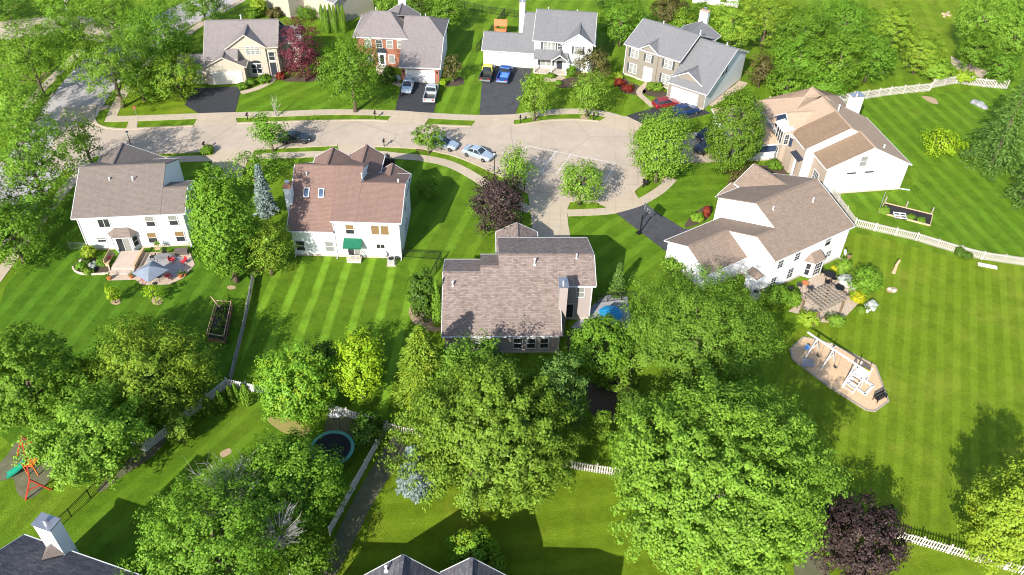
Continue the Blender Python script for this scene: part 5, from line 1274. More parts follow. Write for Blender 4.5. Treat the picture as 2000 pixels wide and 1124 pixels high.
c_black = paintmat('black car paint', (.035, .04, .05)); c_silver = paintmat('silver blue car paint', (.46, .53, .58)); c_silver2 = paintmat('silver car paint', (.52, .55, .57)); c_red = paintmat('dark red car paint', (.26, .012, .026), .3); c_blue = paintmat('deep blue car paint', (.015, .045, .16)); c_bright = paintmat('royal blue truck paint', (.02, .09, .35)); c_grey = paintmat('graphite truck paint', (.05, .055, .055)); c_yel = paintmat('yellow roof paint', (.62, .55, .06), 0.); c_navy = paintmat('navy car paint', (.02, .026, .045))
carside('black sedan parked at the kerb beside a young street tree', (556, 283.5), (594, 282.5), c_black)
carside('silver hatchback parked behind another silver car on the street', (846, 290.5), (876, 296.5), c_silver, 'hatch')
carside('silver blue sedan parked at the kerb nearest the turning circle', (911, 306.5), (943, 317.5), c_silver)
car('silver car facing the street on the brick house driveway', (797, 174.5), dir_of((801, 162), (793, 188)), c_silver, 'hatch')
car('silver pickup truck with an open dark bed on the brick house driveway', (842.5, 189), dir_of((838, 206), (848, 170)), c_silver2, 'pickup')
car('graphite pickup truck with a bright yellow cab roof', (952, 149), dir_of((949, 160), (957, 138)), c_grey, 'pickup', c_yel)
car('royal blue pickup truck beside the yellow roofed one', (986, 151.5), dir_of((983, 163), (993, 139)), c_bright, 'pickup', liner=paintmat('blue bed', (.03, .08, .2)))
carside('deep blue hatchback parked next to the red car by the greige garage', (1329, 230), (1359, 225), c_blue, 'hatch')
a_, b_ = at(1329, 230), at(1359, 225); car('dark red car half behind the blue one on the greige house driveway', (1300, 209), math.atan2(b_[1] - a_[1], b_[0] - a_[0]), c_red, 'hatch')
car('black car on the pale driveway, its nose showing left of the oval tree', (1381, 294), dir_of((1402, 285), (1360, 299)), c_black, 'suv')
car('navy car on the pale driveway beyond the black one', (1384, 268), dir_of((1402, 258), (1366, 272)), c_navy, 'hatch')

# ------------------------------------------------------------------ fences
fence_w = plain('white fence paint', (.44, .40, .36), .7, var=.1, scale=.7); fence_g = plain('weathered shade grey fence boards', (.24, .235, .23), .85, var=.2)  # board grey is darkened to stand for shade on that fence
def fence(name, label, pts, hgt=1.2, style='picket', mat=None, gap=.235, pw=.115, post_every=2.4):
    P = G(pts); X, Y = P[0]; root = thing(name, label, 'fence', (X, Y, 0))
    Q = [(p[0] - X, p[1] - Y) for p in P]; mat = mat or fence_w
    pm = MB().box(-.065, .065, -.065, .065, -.1, hgt + .08); pm.add([(-.08, -.08, hgt + .08), (.08, -.08, hgt + .08), (.08, .08, hgt + .08), (-.08, .08, hgt + .08), (0, 0, hgt + .17)], [(0, 1, 4), (1, 2, 4), (2, 3, 4), (3, 0, 4), (3, 2, 1, 0)])
    if style == 'rail': pm = MB().box(-.03, .03, -.03, .03, -.1, hgt + .06)
    pme = pm.mesh('post', mat)
    for i in range(len(Q) - 1):
        a, b = Vector((*Q[i], 0)), Vector((*Q[i + 1], 0)); d = b - a; L = d.length; u = d / L; n = Vector((-u.y, u.x, 0))
        k = max(1, round(L / post_every))
        for j in range(k + (1 if i == len(Q) - 2 else 0)): lnk('post', pme, root, a + u * (L * j / k), (0, 0, math.atan2(u.y, u.x)))
        m_ = MB()
        if style == 'picket':
            m_.bar(a + Vector((0, 0, .3)), b + Vector((0, 0, .3)), .04, .09).bar(a + Vector((0, 0, hgt - .25)), b + Vector((0, 0, hgt - .25)), .04, .09)
            for j in range(int(L / gap)):
                p = a + u * (gap * (j + .5)) - n * .034; e = u * pw / 2; t_ = n * .02; g_ = random.Random(i * 999 + j); hh = hgt + g_.uniform(-.025, .025); tl = u * g_.uniform(-.012, .012)
                m_.add([p - e - t_, p + e - t_, p + e + t_, p - e + t_, p - e - t_ + tl + Vector((0, 0, hh - .08)), p + e - t_ + tl + Vector((0, 0, hh - .08)), p + e + t_ + tl + Vector((0, 0, hh - .08)), p - e + t_ + tl + Vector((0, 0, hh - .08)), p + tl - t_ + Vector((0, 0, hh)), p + tl + t_ + Vector((0, 0, hh))],
                       [(3, 2, 1, 0), (0, 1, 5, 8, 4), (2, 3, 7, 9, 6), (1, 2, 6, 5), (3, 0, 4, 7), (4, 8, 9, 7), (8, 5, 6, 9)])
            m_.build('picket_panel', mat, root)
        elif style == 'rail':
            for z in (.12, hgt - .15, hgt): m_.bar(a + Vector((0, 0, z)), b + Vector((0, 0, z)), .035, .035)
            for j in range(int(L / .13)):
                p = a + u * (.13 * (j + .5)); m_.box(p.x - .009, p.x + .009, p.y - .009, p.y + .009, .1, hgt)
            m_.build('rail_panel', mat, root)
        else:
            for j in range(int(L / .2)):
                p = a + u * (.2 * (j + .5)); m_.bar(p + Vector((0, 0, .05)), p + Vector((0, 0, hgt)), .16, .03, up=n)
            m_.bar(a + Vector((0, 0, hgt - .04)), b + Vector((0, 0, hgt - .04)), .07, .05)
            m_.build('board_panel', mat, root)
    return root
fence('picket_fence', 'white picket fence running from the right white house to the right edge', [(1620, 376), (1668, 442), (1788, 470), (1873, 496), (1917, 507), (2000, 519), (2110, 540)], 1.25)
fence('picket_fence', 'pale picket fence along the wood beyond the tan roofed house', [(1500, 206), (1637, 200), (1692, 193), (1737, 186), (1815, 178), (1820, 172), (1867, 163), (1920, 170), (1965, 174)], 1.5)
fence('picket_fence', 'white picket fence turning three corners around the left yards and the trampoline', [(262, 872), (286, 882), (445, 755), (520, 770), (640, 802), (757, 838), (645, 1045)], 1.2, 'picket', plain('bright white fence paint', (.64, .63, .61), .7, var=.08), .2, .135)
fence('picket_fence', 'white picket fence across the bottom right lawns behind the plum tree', [(757, 840), (960, 890), (1115, 915), (1215, 931), (1500, 995), (1745, 1050), (1905, 1096), (2080, 1146)], 1.2)
fence('board_fence', 'weathered grey board fence, darkened as if shaded, between the two left lawns', [(496, 545), (478, 640), (452, 745)], 1.0, 'board', fence_g, post_every=2.6)
fence('metal_fence', 'black metal fence by the bottom left chimney', [(96, 1050), (140, 1010), (213, 937), (240, 905)], 1.2, 'rail', black, post_every=2)
fence('metal_fence', 'black metal fence at the corner of the red brown roofed house', [(787, 503), (862, 508), (842, 545)], 1.2, 'rail', black, post_every=2)
fence('metal_fence', 'black metal fence beside the turquoise parasol', [(1164, 594), (1186, 590), (1240, 585), (1242, 600)], 1.2, 'rail', black, post_every=2)
fence('metal_fence', 'black metal fence below the small bright shrub in the shade', [(1178, 762), (1246, 756)], 1.1, 'rail', black, post_every=2)
fence('metal_fence', 'black metal fence across the lawn behind the brick house', [(870, 12), (926, 21), (959, 28), (1028, 37)], 1.4, 'rail', black, post_every=2.4)
fence('metal_fence', 'black metal fence passing the orange playhouse', [(986, 30), (960, 66), (931, 103)], 1.4, 'rail', black, post_every=2.4)
fence('wire_fence', 'short silver wire fence at the left corner of the white house', [(138, 487), (160, 488), (176, 490)], 1.1, 'rail', metal, post_every=2)

# ------------------------------------------------------------------ street furniture
def mailbox(px, label, rz=0., double=False):
    X, Y = at(*px); t = thing('mailbox', label, 'mailbox', (X, Y, 0), rz)
    MB().box(-.06, .06, -.06, .06, -.05, 1.05).box(-.28, .28, -.04, .04, .82, .9).build('post', black, t)
    b = MB(); n = 8; pr = [(-.12, 0), (.12, 0)] + [(.12 * math.cos(a), .14 + .1 * math.sin(a)) for a in [math.pi * k / n for k in range(n + 1)]]
    vs = [(p[0], -.27, 1.05 + p[1]) for p in pr] + [(p[0], .27, 1.05 + p[1]) for p in pr]; m_ = len(pr)
    b.add(vs, [tuple(range(m_)), tuple(reversed(range(m_, 2 * m_)))] + [((i + 1) % m_, i, m_ + i, m_ + (i + 1) % m_) for i in range(m_)])
    b.build('box', black, t, recalc=True); MB().box(.122, .14, -.1, .06, 1.12, 1.3).build('flag', lamp_r, t)
for px, lb in (((484.5, 236), 'black mailbox on the verge by the sealed driveway of the cream house'), ((400.5, 293), 'black mailbox standing in green plants at the left street verge'), ((733, 232), 'black mailbox on the verge beside the brick house maple'), ((750.5, 287.4), 'black mailbox on the kerb above the red brown roof'), ((1016, 240.5), 'black mailbox beside the wide worn driveway'), ((1159, 235.5), 'black mailbox on the verge right of the second round maple'), ((1024, 372), 'black mailbox squeezed beside the plum tree')): mailbox(px, lb)
t_ = mailbox((1256, 366.5), 'black mailbox with a dark sculpted stand in a stone ring at the circle')
X, Y = at(1256, 366.5); o = MB().ball((0, 0, .7), (.28, .2, .45), 8, 6).bar((0, 0, .9), (-.5, .1, 1.2), .1, .2).bar((0, 0, 1.0), (.5, .1, 1.35), .1, .14).build('sculpture', black, None, (X + .35, Y + .1, 0)); tag(o, 'dark animal shaped sculpture beside the circle mailbox', 'sculpture')
S(404, 292, 13, 6, 'greeny', 'clump of green plants around the left street mailbox')
def lamp(px, zt, label):
    X, Y = at(*px, zt); t = thing('street_lamp', label, 'street lamp', (X, Y, 0))
    MB().tube([(0, 0, -.1), (0, 0, .5), (0, 0, .52), (0, 0, zt - .5)], [.12, .1, .06, .05], 10).build('pole', black, t)
    MB().tube([(0, 0, zt - .5), (0, 0, zt - .42), (0, 0, zt - .1)], [.08, .12, .19], 10).build('lantern', plain('frosted lantern', (.6, .6, .58), .3), t)
    MB().tube([(0, 0, zt - .1), (0, 0, zt + .08)], [.22, .03], 10).build('cap', black, t)
lamp((247, 257), 4.6, 'black street lamp above the roof peak of the left white house'); lamp((966, 297), 4.6, 'black street lamp behind the dark plum tree by the silver sedan')
X, Y = at(269, 233); t = thing('street_sign', 'small red sign on a thin pole at the corner lawn', 'sign', (X, Y, 0)); MB().tube([(0, 0, -.1), (0, 0, 2.2)], .035, 6).build('pole', metal, t); MB().box(-.22, .22, -.02, .02, 1.75, 2.2).build('sign_plate', plain('dull red sign', (.25, .05, .04)), t)
# basketball hoop
X, Y = at(1250, 455); wa = dir_of((1253, 418), (1264, 427)); t = thing('basketball_hoop', 'black basketball hoop standing over the worn asphalt driveway', 'basketball hoop', (X, Y, 0), wa)
MB().bar((0, 0, -.1), (0, 0, 2.7), .13, .13).bar((0, 0, 2.5), (0, .9, 3.1), .07, .07).bar((0, 0, 2.1), (0, .9, 2.75), .07, .07).box(-.3, .3, -.5, .1, 0, .14).build('pole', black, t)
bb = MB(); W_, H_ = .92, .58
bb.box(-W_, W_, .9, .93, 2.7, 3.85); o = bb.build('backboard', plain('smoked backboard', (.05, .055, .07), .2), t)
f = MB()
for x0, x1, z0, z1 in ((-W_ + .12, -W_ + .2, 2.95, 3.7), (-.32, .32, 2.95, 3.02), (-.32, .32, 3.36, 3.43), (-.32, -.25, 3.02, 3.36), (.25, .32, 3.02, 3.36)): f.box(x0, x1, .88, .899, z0, z1); f.box(x0, x1, .931, .95, z0, z1)
f.build('board_marking', plain('dull white lines', (.22, .23, .25)), o)
f = MB(); pts = [(.23 * math.cos(k * .4488), 1.2 + .23 * math.sin(k * .4488), 2.95) for k in range(15)]; f.tube(pts, .015, 5); f.build('rim', plain('orange rim', (.5, .12, .02)), t)

# ------------------------------------------------------------------ trampoline
X, Y = at(648, 876, .85); t = thing('trampoline', 'round trampoline with a teal pad beside the leafy tree', 'trampoline', (X, Y, 0)); rT = 2.15
b = MB(); n = 36; b.loft([[(r_ * math.cos(6.2832 * k / n), r_ * math.sin(6.2832 * k / n), z) for k in range(n)] for r_, z in ((rT - .34, .84), (rT - .34, .88), (rT, .88), (rT, .84))]); b.f = [f_ for f_ in b.f if len(f_) == 4]
b.build('pad', plain('teal pad', (.085, .27, .23), .5), t, recalc=True); MB().prism([((rT - .3) * math.cos(6.2832 * k / n), (rT - .3) * math.sin(6.2832 * k / n)) for k in range(n)], .80, .82).build('jump_mat', plain('black mat', (.012, .013, .017), .8), t)
for k in range(6):
    a = k * 1.047 + .3; MB().tube([(rT * .98 * math.cos(a), rT * .98 * math.sin(a), 0), (rT * .98 * math.cos(a), rT * .98 * math.sin(a), .85)], .03, 6).build('leg', metal, t); MB().tube([((rT + .05) * math.cos(a), (rT + .05) * math.sin(a), .3), ((rT + .05) * math.cos(a), (rT + .05) * math.sin(a), 2.5)], .022, 6).ball(((rT + .05) * math.cos(a), (rT + .05) * math.sin(a), 2.53), .05, 6, 4).build('net_pole', black, t)

# ------------------------------------------------------------------ white swing set
b0, b1 = Vector((*at(1579, 650, 2.5), 0)), Vector((*at(1697, 728, 2.5), 0)); d = b1 - b0; LB = d.length; hd = math.atan2(d.y, d.x)
t = thing('swing_set', 'white wooden swing set with ladder tower on the sandy play area', 'swing set', tuple(b0), hd); zb = 2.5
MB().box(-.1, LB + .1, -.07, .07, zb - .1, zb + .06).build('beam', white, t)
for f_ in (.155, .43, .8):
    x = LB * f_; MB().bar((x, 0, zb - .1), (x, -1.35, -.05), .11, .11).bar((x, 0, zb - .1), (x, 1.25, -.05), .11, .11).bar((x, -.62, 1.2), (x, .6, 1.2), .06, .1).build('frame_leg', white, t)
for f_ in (.35, .42): x = LB * f_; MB().box(x - .04, x + .04, -.35, .55, zb + .065, zb + .12).build('cross_arm', white, t)
rope = plain('swing rope', (.30, .22, .14))
for f_, m_, sw in ((.06, plain('blue bucket seat', (.05, .16, .42)), .5), (.26, black, .46), (.55, black, .46)):
    x = LB * f_; b = MB().bar((x - sw / 2, 0, zb - .1), (x - sw / 2, -.05, .62), .02, .02).bar((x + sw / 2, 0, zb - .1), (x + sw / 2, -.05, .62), .02, .02); r_ = b.build('swing_rope', rope, t)
    b = MB()
    if f_ < .1: b.box(x - .22, x + .22, -.2, .12, .4, .52).box(x - .22, x + .22, .1, .16, .52, .8).box(x - .22, x + .22, -.22, -.18, .52, .7)
    else:
        for k in range(6): a = k / 6; c = (k + 1) / 6; b.bar((x - .25 + .5 * a, -.05, .62 - .16 * math.sin(math.pi * a)), (x - .25 + .5 * c, -.05, .62 - .16 * math.sin(math.pi * c)), .18, .025, up=(0, 0, 1))
    b.build('swing_seat', m_, t)
x0, x1 = LB * .82, LB * 1.0
b = MB().bar((x0, -.1, 1.5), (x0, -1.5, 0), .12, .05).bar((x1 - .2, -.1, 1.5), (x1 - .2, -1.5, 0), .12, .05)
for k in range(5): f_ = (k + .6) / 5.4; b.box(x0, x1 - .2, -1.5 + 1.4 * f_ - .06, -1.5 + 1.4 * f_ + .06, 1.5 * f_, 1.5 * f_ + .04)
b.build('ladder', white, t)
MB().box(x0 - .1, x1 - .1, -.1, 1.0, 1.45, 1.52).build('platform', white, t)
b = MB()
for x in (x0 - .06, x1 - .14):
    for y in (-.05, .95): b.box(x - .05, x + .05, y - .05, y + .05, -.05, 2.4 if y > 0 else 1.45)
b.build('tower_post', white, t)
MB().box(x0 + .2, x1 - .4, 1.0, 1.5, 1.2, 1.45).build('yellow_handle', plain('yellow plastic', (.6, .5, .03)), t)
c4 = [Vector((*at(*p), 0)) for p in ((1689, 774), (1704, 757), (1670, 734), (1656, 750))]; ctr = sum(c4, Vector()) / 4
sb = MB()
for i in range(4): p, q = c4[i] - ctr, c4[(i + 1) % 4] - ctr; sb.bar(p + Vector((0, 0, .22)), q + Vector((0, 0, .22)), .32, .06).bar(p + Vector((0, 0, .12)), q + Vector((0, 0, .12)), .06, .16)
o = sb.build('sandbox_frame', white, None, tuple(ctr)); tag(o, 'white rectangular sandbox frame beside the swing set ladder', 'sandbox')
X, Y = at(1718, 781); a = dir_of((1708, 789), (1730, 777)); t = thing('bench', 'black slatted bench at the corner of the sandy play area', 'bench', (X, Y, 0), a)
b = MB()
for k in range(4): b.box(-.75, .75, -.25 + k * .13, -.15 + k * .13, .42, .46)
b.build('seat', black, t); b = MB()
for k in range(3): b.box(-.75, .75, .3, .34, .55 + k * .13, .64 + k * .13)
b.build('backrest', black, t)
for x in (-.7, .7): MB().box(x - .03, x + .03, -.25, -.19, 0, .42).box(x - .03, x + .03, .29, .35, 0, .95).box(x - .03, x + .03, -.25, .3, .6, .64).build('leg', black, t)
X, Y = at(1576, 714); o = MB().slab([(-.7, -.45, .25), (.75, -.35, .15), (.7, .45, .45), (-.6, .4, .6)], .06).box(-.5, .5, -.3, .2, .0, .14).build('tarp', plain('grey tarp', (.22, .22, .24)), None, (X, Y, .05)); tag(o, 'grey sheet lying on the sand left of the swings', 'tarp')

# ------------------------------------------------------------------ pergola and patio furniture, right
zp = 2.6; q0, q1, q2 = Vector((*at(1601.8, 608, zp), 0)), Vector((*at(1655, 583, zp), 0)), Vector((*at(1569.6, 581, zp), 0))
u = (q1 - q0); LU = u.length; hd = math.atan2(u.y, u.x); LV = (q2 - q0).length
t = thing('pergola', 'brown timber pergola with a lattice top over the tan patio', 'pergola', tuple(q0), hd)
pw_ = plain('pergola timber', (.17, .115, .065), .8, var=.2, scale=2); pl_ = plain('greyed lattice timber', (.26, .21, .16), .8, var=.2, scale=2)
for x in (.15, LU - .15):
    for y in (.15, LV - .15): MB().box(x - .09, x + .09, y - .09, y + .09, 0, zp - .3).build('post', pw_, t)
for y in (.15, LV - .15): MB().box(-.2, LU + .2, y - .06, y + .06, zp - .3, zp - .1).build('beam', pw_, t)
for k in range(9): x = LU * k / 8; MB().box(x - .045, x + .045, -.2, LV + .2, zp - .1, zp + .04).build('rafter', pl_, t)
for k in range(8): y = LV * k / 7; MB().box(-.15, LU + .15, y - .04, y + .04, zp + .042, zp + .09).build('slat', pl_, t)
MB().box(.24, LU * .5, .12, .18, .75, .85).box(.12, .18, .24, LV - .24, .75, .85).box(.12, .18, .24, LV - .24, .35, .42).build('rail', pw_, t)
def chair(label, px, rz, mat, z=.07, kind='chair', group=None):
    X, Y = at(*px); t = thing('patio_chair', label, 'chair', (X, Y, z), rz, group)
    MB().box(-.26, .26, -.26, .26, .38, .43).build('seat', mat, t); b = MB()
    for k in range(5): b.box(-.25 + k * .105, -.17 + k * .105, .24, .28, .42, .95 - .05 * abs(k - 2))
    b.build('backrest', mat, t, rot=(-.15, 0, 0))
    for x in (-.23, .23):
        MB().box(x - .025, x + .025, -.25, -.2, 0, .4).build('leg', mat, t); MB().box(x - .025, x + .025, .2, .25, 0, .42).build('leg', mat, t); MB().box(x - .04, x + .04, -.27, .27, .6, .635).box(x - .02, x + .02, -.25, -.21, .43, .6).build('armrest', mat, t)
def table(label, px, r_, mat, z=.07, hgt=.72, top=None, leg=None):
    X, Y = at(*px); t = thing('patio_table', label, 'table', (X, Y, z))
    MB().prism([(r_ * math.cos(k * .3927), r_ * math.sin(k * .3927)) for k in range(16)], hgt - .04, hgt).build('table_top', top or mat, t)
    for k in range(4): a = k * 1.571 + .4; MB().tube([(.75 * r_ * math.cos(a), .75 * r_ * math.sin(a), 0), (.6 * r_ * math.cos(a), .6 * r_ * math.sin(a), hgt - .04)], .025, 6).build('leg', mat, t)
table('round black table at the wall end of the right patio', (1618, 545), .7, black)
for px, rz, lb in (((1608, 538), .8, 'black chair left of the round black table'), ((1627, 550), -1.8, 'black chair right of the round black table'), ((1614, 556), 2.9, 'black chair in front of the round black table')): chair(lb, px, rz, black)
table('low fire table with an orange top by the white wall', (1571, 559), .45, wood_brown, hgt=.45, top=plain('terracotta', (.42, .14, .05)))
for px, rz, lb in (((1560, 563), 1.2, 'dark patio chair left of the fire table'), ((1580, 568), 3.3, 'dark patio chair in front of the fire table')): chair(lb, px, rz, plain('dark wicker', (.03, .035, .045)))
table('dark rectangular serving table beside the pergola', (1637, 571), .55, black)
for px, lb in (((1654, 566), 'pale cushioned chair behind the pergola, left'), ((1663, 572), 'pale cushioned chair behind the pergola, right')): chair(lb, px, -1.0, plain('pale cushion', (.55, .50, .45)))
X, Y = at(1541, 574); t = thing('barbecue', 'black covered barbecue on the lawn edge left of the pergola', 'barbecue', (X, Y, 0)); MB().box(-.4, .4, -.25, .25, .1, .85).build('body', black, t); MB().ball((0, 0, .88), (.42, .28, .25), 10, 6).build('lid', black, t)
X, Y = at(1432, 556); t = thing('barbecue', 'dark barbecue with side shelves against the side wall of the right white house', 'barbecue', (X, Y, 0), .6); MB().box(-.35, .35, -.25, .25, .1, .85).build('body', black, t); MB().ball((0, 0, .88), (.38, .28, .28), 10, 6).build('lid', black, t); MB().box(-.8, -.36, -.22, .22, .78, .82).box(.36, .8, -.22, .22, .78, .82).build('side_shelf', black, t)
def acunit(px, label, rz=0.):
    X, Y = at(*px); t = thing('air_conditioner', label, 'air conditioner', (X, Y, 0), rz); b = MB().box(-.55, .55, -.55, .55, 0, .06); b.build('pad', conc_w, t)
    b = MB().box(-.42, .42, -.42, .42, .06, .88)
    for k in range(9): b.box(-.43, .43, -.435, -.42, .12 + k * .085, .15 + k * .085); b.box(-.435, -.42, -.42, .42, .12 + k * .085, .15 + k * .085)
    b.build('case', plain('grey case', (.42, .42, .40), .5, .3), t); MB().tube([(0, 0, .881), (0, 0, .9)], .36, 16).build('fan_grille', black, t)
acunit((765, 516), 'grey air conditioner at the back corner of the red brown roofed house'); acunit((1474, 581), 'grey air conditioner at the side wall behind the olive green tree', .58)
def dish(loc, label, rz, post):
    t = thing('satellite_dish', label, 'satellite dish', loc, rz); MB().tube([(0, 0, -post), (0, 0, .1)], .025, 6).build('mast', metal, t)
    b = MB(); n = 14; b.loft([[(r_ * math.cos(6.283 * k / n), -.12 - .25 * (r_ ** 2), r_ * math.sin(6.283 * k / n)) for k in range(n)] for r_ in (.4, .28, .12)]); b.build('dish', plain('dish grey', (.55, .56, .57), .5), t, (0, 0, .15), (-.5, 0, 0), recalc=True); MB().bar((0, -.12, .0), (0, -.62, .25), .03, .03).build('feed_arm', metal, t)
X, Y = at(750, 508); dish((X, Y, .8), 'grey satellite dish on a post beside the air conditioner', .3, .9)
X, Y = at(1646, 500, 2.5); dish((X, Y, 2.9), 'white satellite dish at the far corner of the right white house', .9, 2.9)
# bird feeder, log, stone ring, stones
X, Y = at(1648, 529); t = thing('bird_feeder', 'dark bird feeder on a tall white pole at the house corner', 'bird feeder', (X, Y, 0)); MB().tube([(0, 0, 0), (0, 0, 2.0)], .03, 6).build('pole', white, t); MB().box(-.16, .16, -.16, .16, 2.0, 2.3).build('box', wood_brown, t); MB().slab([(-.25, -.22, 2.3), (.25, -.22, 2.3), (.25, 0, 2.48), (-.25, 0, 2.48)], .03).slab([(-.25, 0, 2.48), (.25, 0, 2.48), (.25, .22, 2.3), (-.25, .22, 2.3)], .03).build('roof', wood_brown, t)
X, Y = at(1745, 533); o = MB().tube([(0, 0, -.1), (.05, .02, .5), (.02, .05, 1.1), (.1, .05, 1.7), (.16, .02, 2.0)], [.26, .2, .17, .15, .12], 9).build('carved_log', plain('pale carved log', (.42, .28, .18), .9, var=.3, scale=3), None, (X, Y, 0)); tag(o, 'pale upright log stump standing on the right lawn', 'log')
def rock(px, r_, label, mat, grp=None, seed=1):
    X, Y = at(*px); g = random.Random(seed); b = MB().ball((0, 0, r_ * .3), (r_, r_ * .8, r_ * .6), 9, 6); b.v = [(x * g.uniform(.85, 1.15), y * g.uniform(.85, 1.15), z * g.uniform(.85, 1.1)) for x, y, z in b.v]
    o = b.build('rock', mat, None, (X, Y, 0), (0, 0, g.random() * 6)); tag(o, label, 'rock', grp)
gstone = plain('grey boulder', (.24, .24, .25), .9, var=.3, scale=2); pstone = plain('pale stone', (.5, .42, .34), .9, var=.2, scale=2)
for i, (px, r_, lb) in enumerate((((1902, 202), .7, 'grey boulder at the left of the pile beside the large spruce'), ((1912, 207), .9, 'largest grey boulder beside the large spruce'), ((1922, 212), .6, 'grey boulder at the right of the pile beside the large spruce'))): rock(px, r_, lb, gstone, 'boulders by the large spruce', i)
for i, (px, r_, lb) in enumerate((((1737, 566), .3, 'small stone at the left of the bare ring on the right lawn'), ((1746, 569), .35, 'pale stone in the bare ring on the right lawn'))): rock(px, r_, lb, pstone, 'stones of the lawn ring', i + 9)
X, Y = at(1928, 521); o = MB().box(-1.1, 1.1, -.3, .3, .05, .18).box(-.9, -.7, -.2, .2, -.02, .05).box(.7, .9, -.2, .2, -.02, .05).build('stone_slab', plain('white stone', (.6, .56, .5)), None, (X, Y, 0), (0, 0, -.3)); tag(o, 'white stone slab lying beside the right picket fence', 'stone slab')
o = MB().bar((0, 0, .08), (1.5, -.35, .08), .14, .1).bar((0, 0, .08), (0, 0, .35), .1, .1).build('drain_pipe', plain('pale blue plastic', (.55, .62, .66)), None, (*at(1754, 369), 0)); tag(o, 'pale drain pipe on the lawn at the white gable corner', 'drain pipe')
# garden bed on the right lawn
cs = [Vector((*at(*p), 0)) for p in ((1716, 416), (1727, 398), (1821, 421), (1816, 442))]; c0 = sum(cs, Vector()) / 4
t = thing('garden_bed', 'dark soil garden bed with low timber edging on the far right lawn', 'garden bed', tuple(c0)); b = MB()
for i in range(4): b.bar(cs[i] - c0 + Vector((0, 0, .1)), cs[(i + 1) % 4] - c0 + Vector((0, 0, .1)), .1, .24)
b.build('edging', wood_tan, t); MB().prism([tuple((p - c0).xy) for p in cs], -.02, .1).build('soil', plain('black soil', (.022, .02, .02), .95, var=.4, scale=3), t)
for p in ((1727, 399), (1768, 408), (1818, 420)): v = Vector((*at(*p), 0)) - c0; MB().box(-.07, .07, -.07, .07, 0, 1.2).build('post', wood_grey, t, tuple(v))
X, Y = at(1757, 424); o = MB()
for k in (-.75, 0, .75): o.box(k - .07, k + .07, -.7, .7, .2, .27)
for k in (-.6, 0, .6): o.box(-.67, -.08, k - .07, k + .07, .2, .27); o.box(.08, .67, k - .07, k + .07, .2, .27)
o = o.build('cold_frame', white, None, (X, Y, 0), (0, 0, -.15)); tag(o, 'white four pane frame leaning on the garden bed', 'cold frame'); MB().box(-.78, .78, -.72, .72, .1, .19).build('pane', pane_dark, o)
a, b_ = Vector((*at(1715, 416), 0)), Vector((*at(1722, 396), 0)); t = thing('trellis', 'tall pale trellis frame at the end of the garden bed', 'trellis', tuple(a)); v = b_ - a
b = MB().bar((0, 0, 0), (0, 0, 1.7), .07, .07).bar(v, v + Vector((0, 0, 1.7)), .07, .07)
for z in (.1, .9, 1.7): b.bar((0, 0, z), v + Vector((0, 0, z)), .05, .05)
b.build('frame', metal, t); b = MB()
for k in range(1, 9): b.bar(v * k / 9, v * k / 9 + Vector((0, 0, 1.7)), .012, .012)
for k in range(1, 9): b.bar(Vector((0, 0, 1.7 * k / 9)), v + Vector((0, 0, 1.7 * k / 9)), .012, .012)
b.build('mesh', metal, t)
S(1727, 411, 11, 6, 'lime', 'green plants climbing at the trellis end of the garden bed'); S(1780, 424, 7, 4, 'green', 'low vegetable plants in the middle of the dark garden bed'); S(1800, 430, 7, 4, 'green', 'low vegetable plants at the right end of the dark garden bed')
# raised planter on the left lawn
cs = [Vector((*at(*p), 0)) for p in ((408, 666), (441, 672), (455, 604), (426, 602))]; c0 = sum(cs, Vector()) / 4
t = thing('raised_planter', 'raised timber planter with open rails and leafy vegetables on the left lawn', 'planter', tuple(c0)); b = MB(); rl = MB()
for i in range(4):
    p, q = cs[i] - c0, cs[(i + 1) % 4] - c0; b.bar(p + Vector((0, 0, .25)), q + Vector((0, 0, .25)), .07, .5); rl.bar(p + Vector((0, 0, 1.15)), q + Vector((0, 0, 1.15)), .07, .06)
    k = 2 if (q - p).length < 2.5 else 4
    for j in range(k): MB().box(-.05, .05, -.05, .05, 0, 1.2).build('post', wood_brown, t, tuple(p.lerp(q, j / k)))
b.build('planter_wall', wood_brown, t); rl.build('rail', wood_tan, t); MB().prism([tuple((p - c0).xy) for p in cs], .05, .42).build('soil', plain('black soil', (.022, .02, .02)), t)
C_ = []; gg = np.random.default_rng(4)
for k in range(60):
    f, h_ = gg.random(2); p = (cs[0] - c0).lerp(cs[3] - c0, f).lerp((cs[1] - c0).lerp(cs[2] - c0, f), .15 + .7 * h_); C_ += [(p.x + gg.normal() * .12, p.y + gg.normal() * .12, .45 + gg.random() * .3) for _ in range(9)]
C_ = np.array(C_); lnk('vegetables', leaf_mesh('vegetables', C_, unit(gg.normal(size=C_.shape) + [0, 0, 1.4]), np.full(len(C_), .2), mat=LM['dark']), t)
o = MB().bar((0, 0, .9), (-1.2, 1.1, 1.5), .09, .05).build('plank', wood_tan, None, (*at(432, 612), 0)); tag(o, 'loose pale plank leaning over the raised planter', 'plank')
